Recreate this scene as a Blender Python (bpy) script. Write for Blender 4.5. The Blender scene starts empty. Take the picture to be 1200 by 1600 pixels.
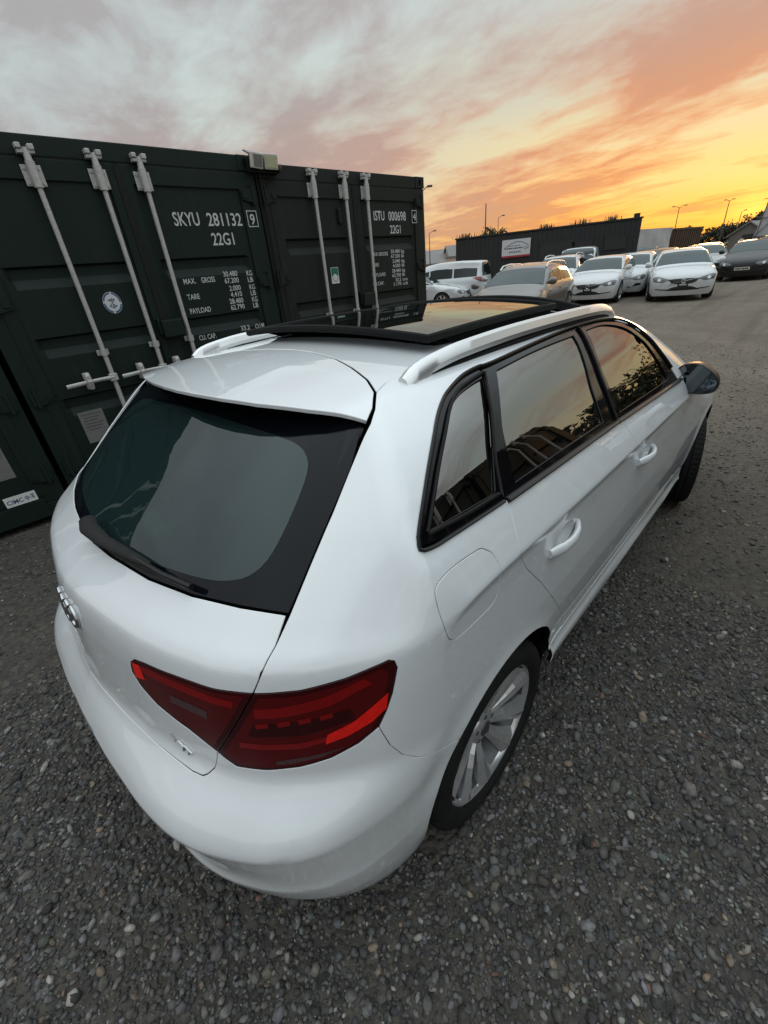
import bpy, bmesh, math, random
import numpy as np
from mathutils import Vector, Matrix, geometry
S = bpy.context.scene
C = S.collection
rad = math.radians

# ---------------------------------------------------------------- camera
cam_d = bpy.data.cameras.new('camera'); cam = bpy.data.objects.new('camera', cam_d); C.objects.link(cam)
YAW, PITCH, ROLL = 0.7981, -0.5124, -0.0997
f_ = Vector((math.cos(PITCH)*math.cos(YAW), math.cos(PITCH)*math.sin(YAW), math.sin(PITCH)))
r_ = Vector((math.sin(YAW), -math.cos(YAW), 0)); u_ = r_.cross(f_)
r2 = r_*math.cos(ROLL)+u_*math.sin(ROLL); u2 = u_*math.cos(ROLL)-r_*math.sin(ROLL)
M = Matrix((r2, u2, -f_)).transposed().to_4x4(); M.translation = (-0.7739, -1.2515, 1.6329)
cam.matrix_world = M
cam_d.sensor_fit = 'VERTICAL'; cam_d.sensor_height = 24; cam_d.lens = 663.36/1600*24
cam_d.clip_start = .05; cam_d.clip_end = 3000
S.camera = cam

# ---------------------------------------------------------------- sky (sunset under broken cloud) and sun
SUN_AZ, SUN_EL = rad(7.3), rad(1.6)
world = bpy.data.worlds.new('World'); S.world = world; world.use_nodes = True
def build_sky():
    nt = world.node_tree; N = nt.nodes; L = nt.links; N.clear()
    def val(x): return x
    def math_(op, a, b=None, c=None, clamp=False):
        n = N.new('ShaderNodeMath'); n.operation = op; n.use_clamp = clamp
        for i, v in enumerate((a, b, c)):
            if v is None: continue
            if isinstance(v, (int, float)): n.inputs[i].default_value = v
            else: L.new(v, n.inputs[i])
        return n.outputs[0]
    def ramp(x, stops, interp='EASE'):
        n = N.new('ShaderNodeValToRGB'); n.color_ramp.interpolation = interp
        e = n.color_ramp.elements
        while len(e) < len(stops): e.new(.5)
        for k, (p, c) in enumerate(stops):
            e[k].position = p; e[k].color = (c[0], c[1], c[2], 1) if not isinstance(c, (int, float)) else (c, c, c, 1)
        L.new(x, n.inputs[0]); return n.outputs[0]
    def mix(f, a, b, kind='MIX'):
        n = N.new('ShaderNodeMix'); n.data_type = 'RGBA'; n.blend_type = kind; n.clamp_factor = True
        if isinstance(f, (int, float)): n.inputs[0].default_value = f
        else: L.new(f, n.inputs[0])
        for i, v in ((6, a), (7, b)):
            if isinstance(v, tuple): n.inputs[i].default_value = (*v, 1)
            else: L.new(v, n.inputs[i])
        return n.outputs[2]
    tc = N.new('ShaderNodeTexCoord')
    sep = N.new('ShaderNodeSeparateXYZ'); L.new(tc.outputs['Generated'], sep.inputs[0])
    x, y, z = sep.outputs
    zc = math_('MAXIMUM', z, 0.0)
    cs, sn = math.cos(SUN_AZ), math.sin(SUN_AZ)
    hl = math_('MAXIMUM', math_('SQRT', math_('ADD', math_('MULTIPLY', x, x), math_('MULTIPLY', y, y))), .001)
    ca = math_('DIVIDE', math_('ADD', math_('MULTIPLY', x, cs), math_('MULTIPLY', y, sn)), hl)      # cos of azimuth from the sun
    az = math_('MULTIPLY_ADD', ca, .5, .5)                                                          # 1 sunward, 0 opposite
    # clear sky behind the clouds: sunward and away from the sun, over elevation
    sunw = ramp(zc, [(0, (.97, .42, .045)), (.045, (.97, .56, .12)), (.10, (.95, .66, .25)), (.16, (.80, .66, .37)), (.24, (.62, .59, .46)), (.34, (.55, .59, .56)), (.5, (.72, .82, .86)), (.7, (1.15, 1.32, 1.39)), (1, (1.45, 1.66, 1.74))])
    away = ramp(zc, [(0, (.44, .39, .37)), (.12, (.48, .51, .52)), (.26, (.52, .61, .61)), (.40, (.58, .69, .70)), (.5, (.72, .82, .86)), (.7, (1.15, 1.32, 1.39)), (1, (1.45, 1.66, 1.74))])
    wv = ramp(az, [(.40, 0.), (.74, .06), (.88, .42), (.955, .82), (.985, 1.)], 'LINEAR')
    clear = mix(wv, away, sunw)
    # cloud sheet: projected on a flat layer, drawn out into long bands
    den = math_('ADD', zc, .085)
    px_, py_ = math_('DIVIDE', x, den), math_('DIVIDE', y, den)
    rot = rad(72)
    u = math_('ADD', math_('MULTIPLY', px_, math.cos(rot)), math_('MULTIPLY', py_, math.sin(rot)))
    v = math_('SUBTRACT', math_('MULTIPLY', py_, math.cos(rot)), math_('MULTIPLY', px_, math.sin(rot)))
    def noise(su, sv, scale, detail, rough, dist, off):
        cmb = N.new('ShaderNodeCombineXYZ')
        L.new(math_('MULTIPLY', u, su), cmb.inputs[0]); L.new(math_('MULTIPLY', v, sv), cmb.inputs[1]); cmb.inputs[2].default_value = off
        n = N.new('ShaderNodeTexNoise'); n.inputs['Scale'].default_value = scale; n.inputs['Detail'].default_value = detail
        n.inputs['Roughness'].default_value = rough; n.inputs['Distortion'].default_value = dist
        L.new(cmb.outputs[0], n.inputs['Vector']); return n.outputs['Fac']
    n1 = noise(.75, 1.0, .62, 5, .5, .5, 11.2)
    n2 = noise(.50, 1.05, 1.25, 8, .55, .45, 2.7)
    n3 = noise(.70, 1.0, 3.6, 8, .62, .35, 1.3)
    m = math_('ADD', math_('MULTIPLY', n1, .42), math_('ADD', math_('MULTIPLY', n2, .36), math_('MULTIPLY', n3, .22)))
    thr = ramp(az, [(.4, .36), (.72, .385), (.86, .40), (.95, .438), (1, .468)], 'LINEAR')
    sa = math_('DIVIDE', math_('SUBTRACT', math_('MULTIPLY', y, cs), math_('MULTIPLY', x, sn)), hl)      # + to the left of the sun
    thr = math_('ADD', thr, math_('MULTIPLY', math_('MULTIPLY', math_('ADD', sa, .06), -2.6, clamp=True), .09))
    cov = math_('MULTIPLY', math_('SUBTRACT', m, thr), 10.0, clamp=True)
    cov = math_('MULTIPLY', cov, ramp(zc, [(0, .45), (.04, .80), (.12, .95), (.2, 1.), (1, 1.)], 'LINEAR'))
    # cloud colour: lit from below by the sun on its side, grey lilac elsewhere
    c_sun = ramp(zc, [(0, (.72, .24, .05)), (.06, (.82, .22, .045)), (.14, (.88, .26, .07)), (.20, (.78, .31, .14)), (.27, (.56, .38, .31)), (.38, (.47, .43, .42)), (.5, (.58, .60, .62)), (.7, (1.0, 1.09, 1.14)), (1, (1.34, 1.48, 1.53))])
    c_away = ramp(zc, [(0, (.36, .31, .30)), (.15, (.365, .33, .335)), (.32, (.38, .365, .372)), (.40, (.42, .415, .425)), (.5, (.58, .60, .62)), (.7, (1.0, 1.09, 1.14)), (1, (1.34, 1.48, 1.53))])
    wc = ramp(az, [(.40, 0.), (.70, .03), (.82, .13), (.91, .36), (.96, .74), (.985, 1.)], 'LINEAR')
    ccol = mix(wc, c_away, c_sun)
    thick = math_('MULTIPLY', math_('SUBTRACT', m, .465), 7.5, clamp=True)
    low_ = ramp(zc, [(0, .62), (.3, .66), (.42, .5), (.5, .25), (.7, .05), (1, .0)], 'LINEAR')
    ccol = mix(math_('MULTIPLY', thick, low_), ccol, mix(wc, (.275, .252, .262), (.50, .25, .17)))
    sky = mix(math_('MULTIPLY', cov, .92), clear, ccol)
    # glow round the low sun
    sd = (math.cos(SUN_EL)*cs, math.cos(SUN_EL)*sn, math.sin(SUN_EL))
    dt = math_('ADD', math_('ADD', math_('MULTIPLY', x, sd[0]), math_('MULTIPLY', y, sd[1])), math_('MULTIPLY', z, sd[2]))
    dt = math_('MAXIMUM', dt, 0.)
    gl = math_('ADD', math_('MULTIPLY', math_('POWER', dt, 4000), .3), math_('MULTIPLY', math_('POWER', dt, 350), .12))
    glow = mix(1.0, sky, mix(gl, (0., 0., 0.), (1.0, .60, .10)), 'ADD')
    # below the horizon: dim earth
    under = math_('MULTIPLY', z, -30.0, clamp=True)
    total = mix(under, glow, (.10, .09, .08))
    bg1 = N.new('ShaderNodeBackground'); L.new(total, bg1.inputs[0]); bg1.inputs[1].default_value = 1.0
    ns = N.new('ShaderNodeTexSky'); ns.sky_type = 'NISHITA'; ns.sun_disc = False
    ns.sun_elevation = SUN_EL; ns.sun_rotation = rad(90)-SUN_AZ
    bg2 = N.new('ShaderNodeBackground'); L.new(ns.outputs[0], bg2.inputs[0]); bg2.inputs[1].default_value = .012
    ad = N.new('ShaderNodeAddShader'); L.new(bg1.outputs[0], ad.inputs[0]); L.new(bg2.outputs[0], ad.inputs[1])
    out = N.new('ShaderNodeOutputWorld'); L.new(ad.outputs[0], out.inputs[0])
build_sky()
world.cycles.sampling_method = 'MANUAL'; world.cycles.sample_map_resolution = 1024
sun_d = bpy.data.lights.new('sun', 'SUN'); sun_d.energy = .5; sun_d.angle = rad(10); sun_d.color = (1.0, .55, .25)
sun = bpy.data.objects.new('sun', sun_d); C.objects.link(sun)
sun.rotation_euler = Vector((math.cos(rad(4))*math.cos(SUN_AZ), math.cos(rad(4))*math.sin(SUN_AZ), math.sin(rad(4)))).to_track_quat('Z', 'Y').to_euler()
S.view_settings.view_transform = 'Standard'; S.view_settings.look = 'None'; S.view_settings.gamma = 1
S.view_settings.exposure = 0.08; S.view_settings.use_curve_mapping = False
S.cycles.max_bounces = 8; S.cycles.diffuse_bounces = 3; S.cycles.glossy_bounces = 5; S.cycles.transparent_max_bounces = 10; S.cycles.transmission_bounces = 4
S.cycles.use_denoising = True
# ---------------------------------------------------------------- hero car surface (metres; x forward, y left, z up, rear axle at 0)
def table(xs, ys, lo, hi, sig, n=2400):
    g = np.linspace(lo, hi, n); v = np.interp(g, xs, ys); dx = g[1]-g[0]
    if sig > 0:
        h = int(4*sig/dx)+1; k = np.exp(-.5*((np.arange(-h, h+1)*dx)/sig)**2); k /= k.sum()
        s0 = (v[1]-v[0]); s1 = (v[-1]-v[-2])
        vp = np.concatenate([v[0]+s0*np.arange(-h, 0), v, v[-1]+s1*np.arange(1, h+1)])
        v = np.convolve(vp, k, 'valid')
    return g, v
def tv(t, x): return np.interp(x, t[0], t[1])

T_CREASE = table([-.9,-.46,-.38,-.274,-.10,.014,.485,1.05,1.614,2.4,3.4],[.995,1.002,1.013,1.030,1.035,1.028,1.009,.994,.982,.95,.90],-1,3.7,.06)
T_SIDE = table([-.90,-.83,-.78,-.73,-.685,-.655,-.62,-.57,-.50,-.40,-.28,-.16,-.08,-.03,-.012,0,.012,.05,.085,.11,.2,.28,.36,.42,.5],
               [-.20,-.105,-.06,-.034,-.022,-.020,-.034,-.034,-.022,-.012,-.008,-.009,-.0095,-.0080,-.0045,0,-.004,-.022,-.040,-.055,-.112,-.170,-.238,-.300,-.40],-1,.6,.003)
T_WPLAN = table([-1,-.6,-.3,.4,2.2,2.7,3.0,3.25,3.45,3.6],[-.03,-.006,0,0,0,-.006,-.03,-.10,-.22,-.4],-1.2,3.8,.12)
T_RC = table([.10,.20,.26,.31,.36,.40,.422,.436,.45,.47,.50,.55,.580,.590,.600,.63,.66,.69,.70,.72,.75,.80,.86,.92,.96,.985,1.0,1.01,1.025,1.05,1.075,1.20,1.38,1.45,1.6],
             [-.66,-.745,-.787,-.812,-.828,-.836,-.834,-.824,-.820,-.820,-.828,-.848,-.8600,-.862,-.8575,-.842,-.824,-.803,-.796,-.788,-.783,-.777,-.770,-.763,-.756,-.749,-.743,-.737,-.719,-.682,-.646,-.462,-.188,-.05,.4],0,1.7,.004)
T_GB = table([0,.2,.4,.51,.6,.7,.76,.82,.87,.90,.95],[0,.004,.018,.036,.068,.128,.178,.255,.37,.50,.8],0,1.2,.03)
T_GU = table([0,.1,.244,.371,.471,.596,.671,.752,.802,.84,.865,.885,.905,.95],[0,.005,.024,.045,.071,.114,.158,.232,.294,.344,.386,.445,.56,.95],0,1.2,.018)
T_GSC = table([0,1.05,1.36,1.7],[1,1,.38,.3],0,1.8,.05)
T_ROOF = table([-.8,-.45,-.31,0,.4,.8,1.2,1.45,1.62,1.9,2.2,2.36,2.5,3.0,3.3,3.45,3.6],
               [1.33,1.385,1.405,1.433,1.448,1.450,1.438,1.414,1.372,1.235,1.065,.995,.965,.89,.81,.73,.6],-1,3.8,.05)
T_NOSE = table([.1,.2,.3,.5,.7,.8,.9,1.2],[3.38,3.47,3.50,3.51,3.49,3.44,3.3,3.0],0,1.4,.04)
AX_F, R_TYRE, R_ARCH = 2.636, .318, .345

def smax(a, b, k):
    h = np.maximum(k-np.abs(a-b), 0)/k
    return np.maximum(a, b)+h*h*k*.25
def half_width(x, z):
    zc = tv(T_CREASE, x); d = z-zc
    b = np.clip((.30-x)/.3, 0, 1); t_ = np.clip((-.50-d)/.35, 0, 1); w2 = np.clip((-.42-d)/.12, 0, 1); w2 = w2*w2*(3-2*w2)
    w = .892+tv(T_SIDE, d)*(1-b)+b*(tv(T_SIDE, d)*(1-w2)+w2*(-.019-.045*t_**1.8))+tv(T_WPLAN, x)
    up = np.clip(d-.10, 0, 1)
    w = w-up*(.16*np.clip((.25-x)/.5, 0, 1.3)**2+.06*np.clip((x-1.2)/.6, 0, 2)**2)
    for ax in (0., AX_F):                                            # flared arches
        r = np.hypot(x-ax, z-R_TYRE)
        w = w+.011*np.exp(-((r-R_ARCH)/.055)**2)*np.clip((z-.15)/.2, 0, 1)
    return w
def rear_x(y, z):
    a = np.abs(y); m = np.clip((z-.62)/.12, 0, 1); m = m*m*(3-2*m)
    g = tv(T_GB, a)*(1-m)+tv(T_GU, a)*m
    lip = np.exp(-((z-.995)/.05)**2)
    sm = np.interp(z, [.1, .2, .26, .33, .42, .60], [-.66, -.752, -.790, -.822, -.846, -.8575])              # corner without the undercut
    q = np.clip((a-.30)/.45, 0, 1); q = .80*q*q*(3-2*q)
    c_ = tv(T_RC, z); c_ = c_+q*np.clip((.625-z)/.06, 0, 1)*(sm-c_)
    r = c_+g*tv(T_GSC, z)
    return r
def roof_z(x, y):
    a = np.abs(y)/.65
    f = np.clip((x-1.3)/1.2, 0, 1)
    return tv(T_ROOF, x)-(.034*a**2+.018*a**6)*(1-.2*f)
def body_f(p):
    x, y, z = p[..., 0], p[..., 1], p[..., 2]
    S = np.abs(y)-half_width(x, z)
    T = (rear_x(y, z)-x)*np.where(z > 1.0, .75, .95)
    Rf = (z-roof_z(x, y))*np.where(x > 1.4, .9, 1.)
    N = x-(tv(T_NOSE, z)-.16*(np.abs(y)/.8)**2-.25*np.clip((np.abs(y)-.45)/.45, 0, 2)**2)
    f = smax(S, Rf, .085)
    f = smax(f, T, .025+.055*np.clip((.90-z)/.3, 0, 1))
    return smax(f, N, .05)
def hit(o, d, f=None, t0=0., t1=6., steps=400):
    """first surface point along rays o + t d (vectorised)"""
    f = f or body_f
    o = np.atleast_2d(np.asarray(o, float)); d = np.broadcast_to(np.asarray(d, float), o.shape)
    n = len(o); lo = np.full(n, t0); hi = np.full(n, np.nan); done = np.zeros(n, bool)
    ts = np.linspace(t0, t1, steps)
    for t in ts:
        q = np.where(done)[0] if done.all() else None
        if q is not None: break
        idx = np.where(~done)[0]
        v = f(o[idx]+t*d[idx])
        ins = v < 0
        hi[idx[ins]] = t; done[idx[ins]] = True
        lo[idx[~ins]] = t
    a, b = lo.copy(), np.where(done, hi, lo)
    for _ in range(26):
        m = .5*(a+b); v = f(o+m[:, None]*d); ins = v < 0
        b = np.where(ins, m, b); a = np.where(ins, a, m)
    return o+(.5*(a+b))[:, None]*d, done
def normal(p, f=None, e=.0015):
    f = f or body_f
    g = np.stack([f(p+np.eye(3)[i]*e)-f(p-np.eye(3)[i]*e) for i in range(3)], -1)
    return g/np.maximum(np.linalg.norm(g, axis=-1, keepdims=True), 1e-9)
# ---------------------------------------------------------------- materials
MATS = {}
def mat(name, col=(.5, .5, .5), rough=.5, metal=0., coat=0., ior=1.5, noise=None, bump=None, coat_rough=.03, spec=.5, coat_ior=1.5, grime=None, streak=None):
    """procedural principled material; noise=(scale, amount, second colour), bump=(scale, strength, distance)"""
    m = bpy.data.materials.new(name); m.use_nodes = True; MATS[name] = m
    nt = m.node_tree; b = nt.nodes['Principled BSDF']
    b.inputs['Base Color'].default_value = (*col, 1); b.inputs['Roughness'].default_value = rough
    b.inputs['Metallic'].default_value = metal; b.inputs['Coat Weight'].default_value = coat
    b.inputs['Coat Roughness'].default_value = coat_rough; b.inputs['IOR'].default_value = ior; b.inputs['Coat IOR'].default_value = coat_ior
    b.inputs['Specular IOR Level'].default_value = spec
    tc = nt.nodes.new('ShaderNodeTexCoord')
    if noise:
        n = nt.nodes.new('ShaderNodeTexNoise'); n.inputs['Scale'].default_value = noise[0]; n.inputs['Detail'].default_value = 8
        n.inputs['Roughness'].default_value = .65
        nt.links.new(tc.outputs['Object'], n.inputs['Vector'])
        r = nt.nodes.new('ShaderNodeMapRange'); r.inputs[1].default_value = .35; r.inputs[2].default_value = .72
        r.inputs[3].default_value = 0; r.inputs[4].default_value = noise[1]
        nt.links.new(n.outputs['Fac'], r.inputs[0])
        mx = nt.nodes.new('ShaderNodeMix'); mx.data_type = 'RGBA'
        mx.inputs[6].default_value = (*col, 1); mx.inputs[7].default_value = (*noise[2], 1)
        nt.links.new(r.outputs[0], mx.inputs[0]); nt.links.new(mx.outputs[2], b.inputs['Base Color'])
        r2_ = nt.nodes.new('ShaderNodeMapRange'); r2_.inputs[3].default_value = rough; r2_.inputs[4].default_value = min(1, rough+.18)
        nt.links.new(n.outputs['Fac'], r2_.inputs[0]); nt.links.new(r2_.outputs[0], b.inputs['Roughness'])
    def layer(fac, c2):
        src = b.inputs['Base Color'].links[0].from_socket
        mx = nt.nodes.new('ShaderNodeMix'); mx.data_type = 'RGBA'; mx.inputs[7].default_value = (*c2, 1)
        nt.links.new(src, mx.inputs[6]); nt.links.new(fac, mx.inputs[0]); nt.links.new(mx.outputs[2], b.inputs['Base Color'])
    def mr(x, a, c_, lo, hi):
        r = nt.nodes.new('ShaderNodeMapRange'); r.inputs[1].default_value = a; r.inputs[2].default_value = c_; r.inputs[3].default_value = lo; r.inputs[4].default_value = hi
        nt.links.new(x, r.inputs[0]); return r.outputs[0]
    def mul(a, c_):
        q = nt.nodes.new('ShaderNodeMath'); q.operation = 'MULTIPLY'; nt.links.new(a, q.inputs[0]); nt.links.new(c_, q.inputs[1]); return q.outputs[0]
    def nz(sc, det, scale=None):
        n = nt.nodes.new('ShaderNodeTexNoise'); n.inputs['Scale'].default_value = sc; n.inputs['Detail'].default_value = det; n.inputs['Roughness'].default_value = .65
        if scale: mp = nt.nodes.new('ShaderNodeMapping'); mp.inputs['Scale'].default_value = scale; nt.links.new(tc.outputs['Object'], mp.inputs[0]); nt.links.new(mp.outputs[0], n.inputs['Vector'])
        else: nt.links.new(tc.outputs['Object'], n.inputs['Vector'])
        return n.outputs['Fac']
    if grime:                                                        # road dust thrown up on the low panels
        sp = nt.nodes.new('ShaderNodeSeparateXYZ'); nt.links.new(tc.outputs['Object'], sp.inputs[0])
        layer(mul(mr(sp.outputs[2], .18, .80, grime[0], 0.), mr(nz(5, 8), .30, .70, .25, 1.)), grime[1])
        layer(mr(nz(160, 2), .70, .80, 0., .22), grime[1])
    if streak: layer(mr(nz(3.0, 8, (7, 7, .35)), .52, .80, 0., streak[0]), streak[1])
    if bump:
        n = nt.nodes.new('ShaderNodeTexNoise'); n.inputs['Scale'].default_value = bump[0]; n.inputs['Detail'].default_value = 6
        nt.links.new(tc.outputs['Object'], n.inputs['Vector'])
        bp = nt.nodes.new('ShaderNodeBump'); bp.inputs['Strength'].default_value = bump[1]; bp.inputs['Distance'].default_value = bump[2]
        nt.links.new(n.outputs['Fac'], bp.inputs['Height']); nt.links.new(bp.outputs[0], b.inputs['Normal'])
    return m
def window_glass(name, tint, ior, film=0., refl=(.90, .99, 1.0)):
    """thin tinted pane: mirror reflection by Fresnel over a tinted see-through layer"""
    m = bpy.data.materials.new(name); m.use_nodes = True; MATS[name] = m
    nt = m.node_tree; nt.nodes.clear()
    o = nt.nodes.new('ShaderNodeOutputMaterial'); mx = nt.nodes.new('ShaderNodeMixShader')
    fr = nt.nodes.new('ShaderNodeFresnel'); fr.inputs[0].default_value = ior
    tr = nt.nodes.new('ShaderNodeBsdfTransparent'); tr.inputs[0].default_value = (*tint, 1)
    df = nt.nodes.new('ShaderNodeBsdfDiffuse'); df.inputs[0].default_value = (.12, .24, .25, 1)
    gl = nt.nodes.new('ShaderNodeBsdfGlossy'); gl.inputs['Roughness'].default_value = .0; gl.inputs[0].default_value = (*refl, 1)
    m2 = nt.nodes.new('ShaderNodeMixShader'); m2.inputs[0].default_value = film
    nt.links.new(tr.outputs[0], m2.inputs[1]); nt.links.new(df.outputs[0], m2.inputs[2])
    nt.links.new(fr.outputs[0], mx.inputs[0]); nt.links.new(m2.outputs[0], mx.inputs[1]); nt.links.new(gl.outputs[0], mx.inputs[2])
    nt.links.new(mx.outputs[0], o.inputs[0])
    return m
mat('white_paint', (.73, .755, .77), .35, coat=1., noise=(2.2, .10, (.68, .69, .69)), coat_rough=.008, coat_ior=1.9, grime=(.42, (.36, .335, .30)))
mat('gap_black', (.004, .004, .004), .9, spec=.1)
mat('black_trim', (.008, .008, .008), .30, spec=.32, noise=(30, .5, (.014, .014, .014)))
mat('black_rubber', (.008, .008, .008), .55, spec=.25, noise=(40, .8, (.016, .0155, .015)))
mat('seal_black', (.008, .008, .008), .75, spec=.2, noise=(30, .5, (.013, .013, .013)))
mat('tyre_rubber', (.0065, .0065, .0065), .68, spec=.22, noise=(18, .8, (.016, .015, .014)), bump=(120, .2, .002))
mat('gloss_black', (.003, .003, .004), .06, spec=.28)
mat('frit_black', (.003, .004, .006), .05, spec=.22)
window_glass('rear_glass', (.03, .05, .052), 1.62, .085)
window_glass('side_glass', (.07, .085, .08), 2.9, .0, (1.0, .98, .92))
window_glass('roof_glass', (.02, .02, .022), 2.0, .0)
window_glass('far_glass', (.06, .07, .07), 1.5, .02)
mat('alloy', (.80, .81, .82), .14, metal=.8, coat=.6, noise=(25, .35, (.40, .40, .40)))
mat('alloy_dark', (.10, .10, .105), .35, metal=.6, noise=(20, .5, (.06, .06, .06)))
mat('satin_rail', (.74, .74, .74), .28, metal=.75, noise=(8, .2, (.56, .56, .56)))
mat('chrome', (.52, .53, .54), .08, metal=1., noise=(30, .1, (.45, .45, .45)))
mat('mirror', (.13, .155, .17), .01, metal=1.)
mat('lamp_red', (.072, .0012, .0025), .12, spec=.35, noise=(9, .9, (.075, .001, .002)))
mat('lamp_dark', (.022, .0006, .0012), .10, spec=.35, noise=(14, .9, (.04, .001, .002)))
mat('lamp_bar', (.165, .0022, .003), .25, spec=.3, noise=(40, .8, (.2, .002, .003)))
mat('lamp_bright', (.80, .012, .006), .3, spec=.3, noise=(60, .6, (.42, .006, .004)))
mat('lamp_smoke', (.06, .028, .03), .2, spec=.4, noise=(60, .6, (.07, .04, .04)))
mat('seat_fabric', (.035, .036, .036), .85, noise=(30, .6, (.055, .055, .053)), bump=(200, .3, .002))
mat('dash_plastic', (.018, .018, .018), .6, noise=(50, .5, (.03, .03, .03)))
mat('disc_steel', (.28, .26, .24), .38, metal=1., noise=(40, .5, (.2, .15, .11)))

# ---------------------------------------------------------------- object helpers
def link_mesh(name, verts, faces, m, parent=None, mats=None, fmat=None, smooth=None, normals=None):
    me = bpy.data.meshes.new(name); me.from_pydata([tuple(v) for v in verts], [], [tuple(f) for f in faces])
    for q in (mats or [m]): me.materials.append(MATS[q] if isinstance(q, str) else q)
    if fmat is not None: me.polygons.foreach_set('material_index', np.asarray(fmat, np.int32))
    if smooth is True or normals is not None: me.polygons.foreach_set('use_smooth', [True]*len(me.polygons))
    if normals is not None: me.normals_split_custom_set_from_vertices([tuple(n) for n in normals])
    me.update()
    o = bpy.data.objects.new(name, me); C.objects.link(o)
    if parent is not None: put(o, parent)
    return o
def put(o, parent):
    """parent keeping the world-space mesh where it was built"""
    o.parent = parent; o.matrix_parent_inverse = world_of(parent).inverted()
def world_of(o):
    m = o.matrix_basis.copy()
    if o.parent: m = world_of(o.parent) @ o.matrix_parent_inverse @ m
    return m
def thing(name, label, cat, loc=(0, 0, 0), rz=0., group=None):
    o = bpy.data.objects.new(name, None); C.objects.link(o); o.location = loc; o.rotation_euler = (0, 0, rz)
    o.empty_display_size = .2
    return tag(o, label, cat, group)
def tag(o, label=None, cat=None, group=None, kind=None):
    for k, v in (('label', label), ('category', cat), ('group', group), ('kind', kind)):
        if v: o[k] = v
    return o
def copy_tree(o, parent=None):
    c = o.copy(); C.objects.link(c)
    if parent is not None: c.parent = parent
    for ch in list(o.children): copy_tree(ch, c)
    return c
class Geo:
    """collects shapes and links them as one mesh object"""
    def __init__(s): s.v = []; s.f = []; s.sm = []
    def add(s, v, f, sm=False):
        b = len(s.v); s.v += [tuple(q) for q in v]; s.f += [tuple(i+b for i in g) for g in f]; s.sm += [sm]*len(f); return s
    def box(s, lo, hi, bev=0., frame=None):
        lo = np.array(lo, float); hi = np.array(hi, float)
        lo, hi = np.minimum(lo, hi), np.maximum(lo, hi)
        if bev <= 0:
            v = [(x, y, z) for z in (lo[2], hi[2]) for y in (lo[1], hi[1]) for x in (lo[0], hi[0])]
            f = [(0, 2, 3, 1), (4, 5, 7, 6), (0, 1, 5, 4), (2, 6, 7, 3), (0, 4, 6, 2), (1, 3, 7, 5)]
        else:
            bm = bmesh.new(); bmesh.ops.create_cube(bm, size=1)
            for q in bm.verts: q.co = Vector((lo+hi)/2)+Vector([a*b for a, b in zip(q.co, hi-lo)])
            bmesh.ops.bevel(bm, geom=bm.edges[:], offset=min(bev, min(hi-lo)*.45), segments=2, profile=.6, affect='EDGES')
            bm.verts.index_update(); v = [tuple(q.co) for q in bm.verts]; f = [[q.index for q in g.verts] for g in bm.faces]; bm.free()
        if frame is not None: v = [frame @ Vector(q) for q in v]
        return s.add(v, f)
    def tube(s, pts, r, n=10, closed=False, cap=True, flat=None, frame=None):
        """round bar along a path; r a number or one per point; flat squashes the section"""
        P = [Vector(p) for p in pts]; m = len(P)
        rs = [r]*m if isinstance(r, (int, float)) else list(r)
        V = []; up = None
        for i, p in enumerate(P):
            if closed: t = P[(i+1) % m]-P[i-1]
            else: t = P[min(i+1, m-1)]-P[max(i-1, 0)]
            t.normalize()
            if up is None: up = Vector((0, 0, 1)) if abs(t.z) < .9 else Vector((1, 0, 0))
            a = (up-t*up.dot(t)).normalized(); b = t.cross(a); up = a
            for k in range(n):
                q = 2*math.pi*k/n
                V.append(p+a*(math.cos(q)*rs[i]*(flat[0] if flat else 1))+b*(math.sin(q)*rs[i]*(flat[1] if flat else 1)))
        F = []
        for i in range(m if closed else m-1):
            j = (i+1) % m
            for k in range(n): F.append((i*n+k, i*n+(k+1) % n, j*n+(k+1) % n, j*n+k))
        if frame is not None: V = [frame @ q for q in V]
        s.add(V, F, True)
        if cap and not closed: s.add([V[k] for k in range(n)], [tuple(range(n))[::-1]]); s.add([V[(m-1)*n+k] for k in range(n)], [tuple(range(n))])
        return s
    def lathe(s, prof, n=48, axis='y', c=(0, 0, 0), smooth=True):
        V = []; F = []; m = len(prof)
        for k in range(n):
            a = 2*math.pi*k/n
            for (r, h) in prof:
                p = {'y': (r*math.cos(a), h, r*math.sin(a)), 'z': (r*math.cos(a), r*math.sin(a), h), 'x': (h, r*math.cos(a), r*math.sin(a))}[axis]
                V.append((p[0]+c[0], p[1]+c[1], p[2]+c[2]))
        for k in range(n):
            k2 = (k+1) % n
            for i in range(m-1): F.append((k*m+i, k2*m+i, k2*m+i+1, k*m+i+1))
        return s.add(V, F, smooth)
    def prism(s, poly, lo, hi, axis='y', frame=None):
        """extrude a 2-D polygon; axis y: (x,z) outline, x: (y,z), z: (x,y)"""
        def P(a, b, h): return {'y': (a, h, b), 'x': (h, a, b), 'z': (a, b, h)}[axis]
        n = len(poly); V = [P(a, b, lo) for a, b in poly]+[P(a, b, hi) for a, b in poly]
        if frame is not None: V = [frame @ Vector(q) for q in V]
        F = [(i, (i+1) % n, n+(i+1) % n, n+i) for i in range(n)]+[tuple(range(n))[::-1], tuple(range(n, 2*n))]
        return s.add(V, F)
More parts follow.
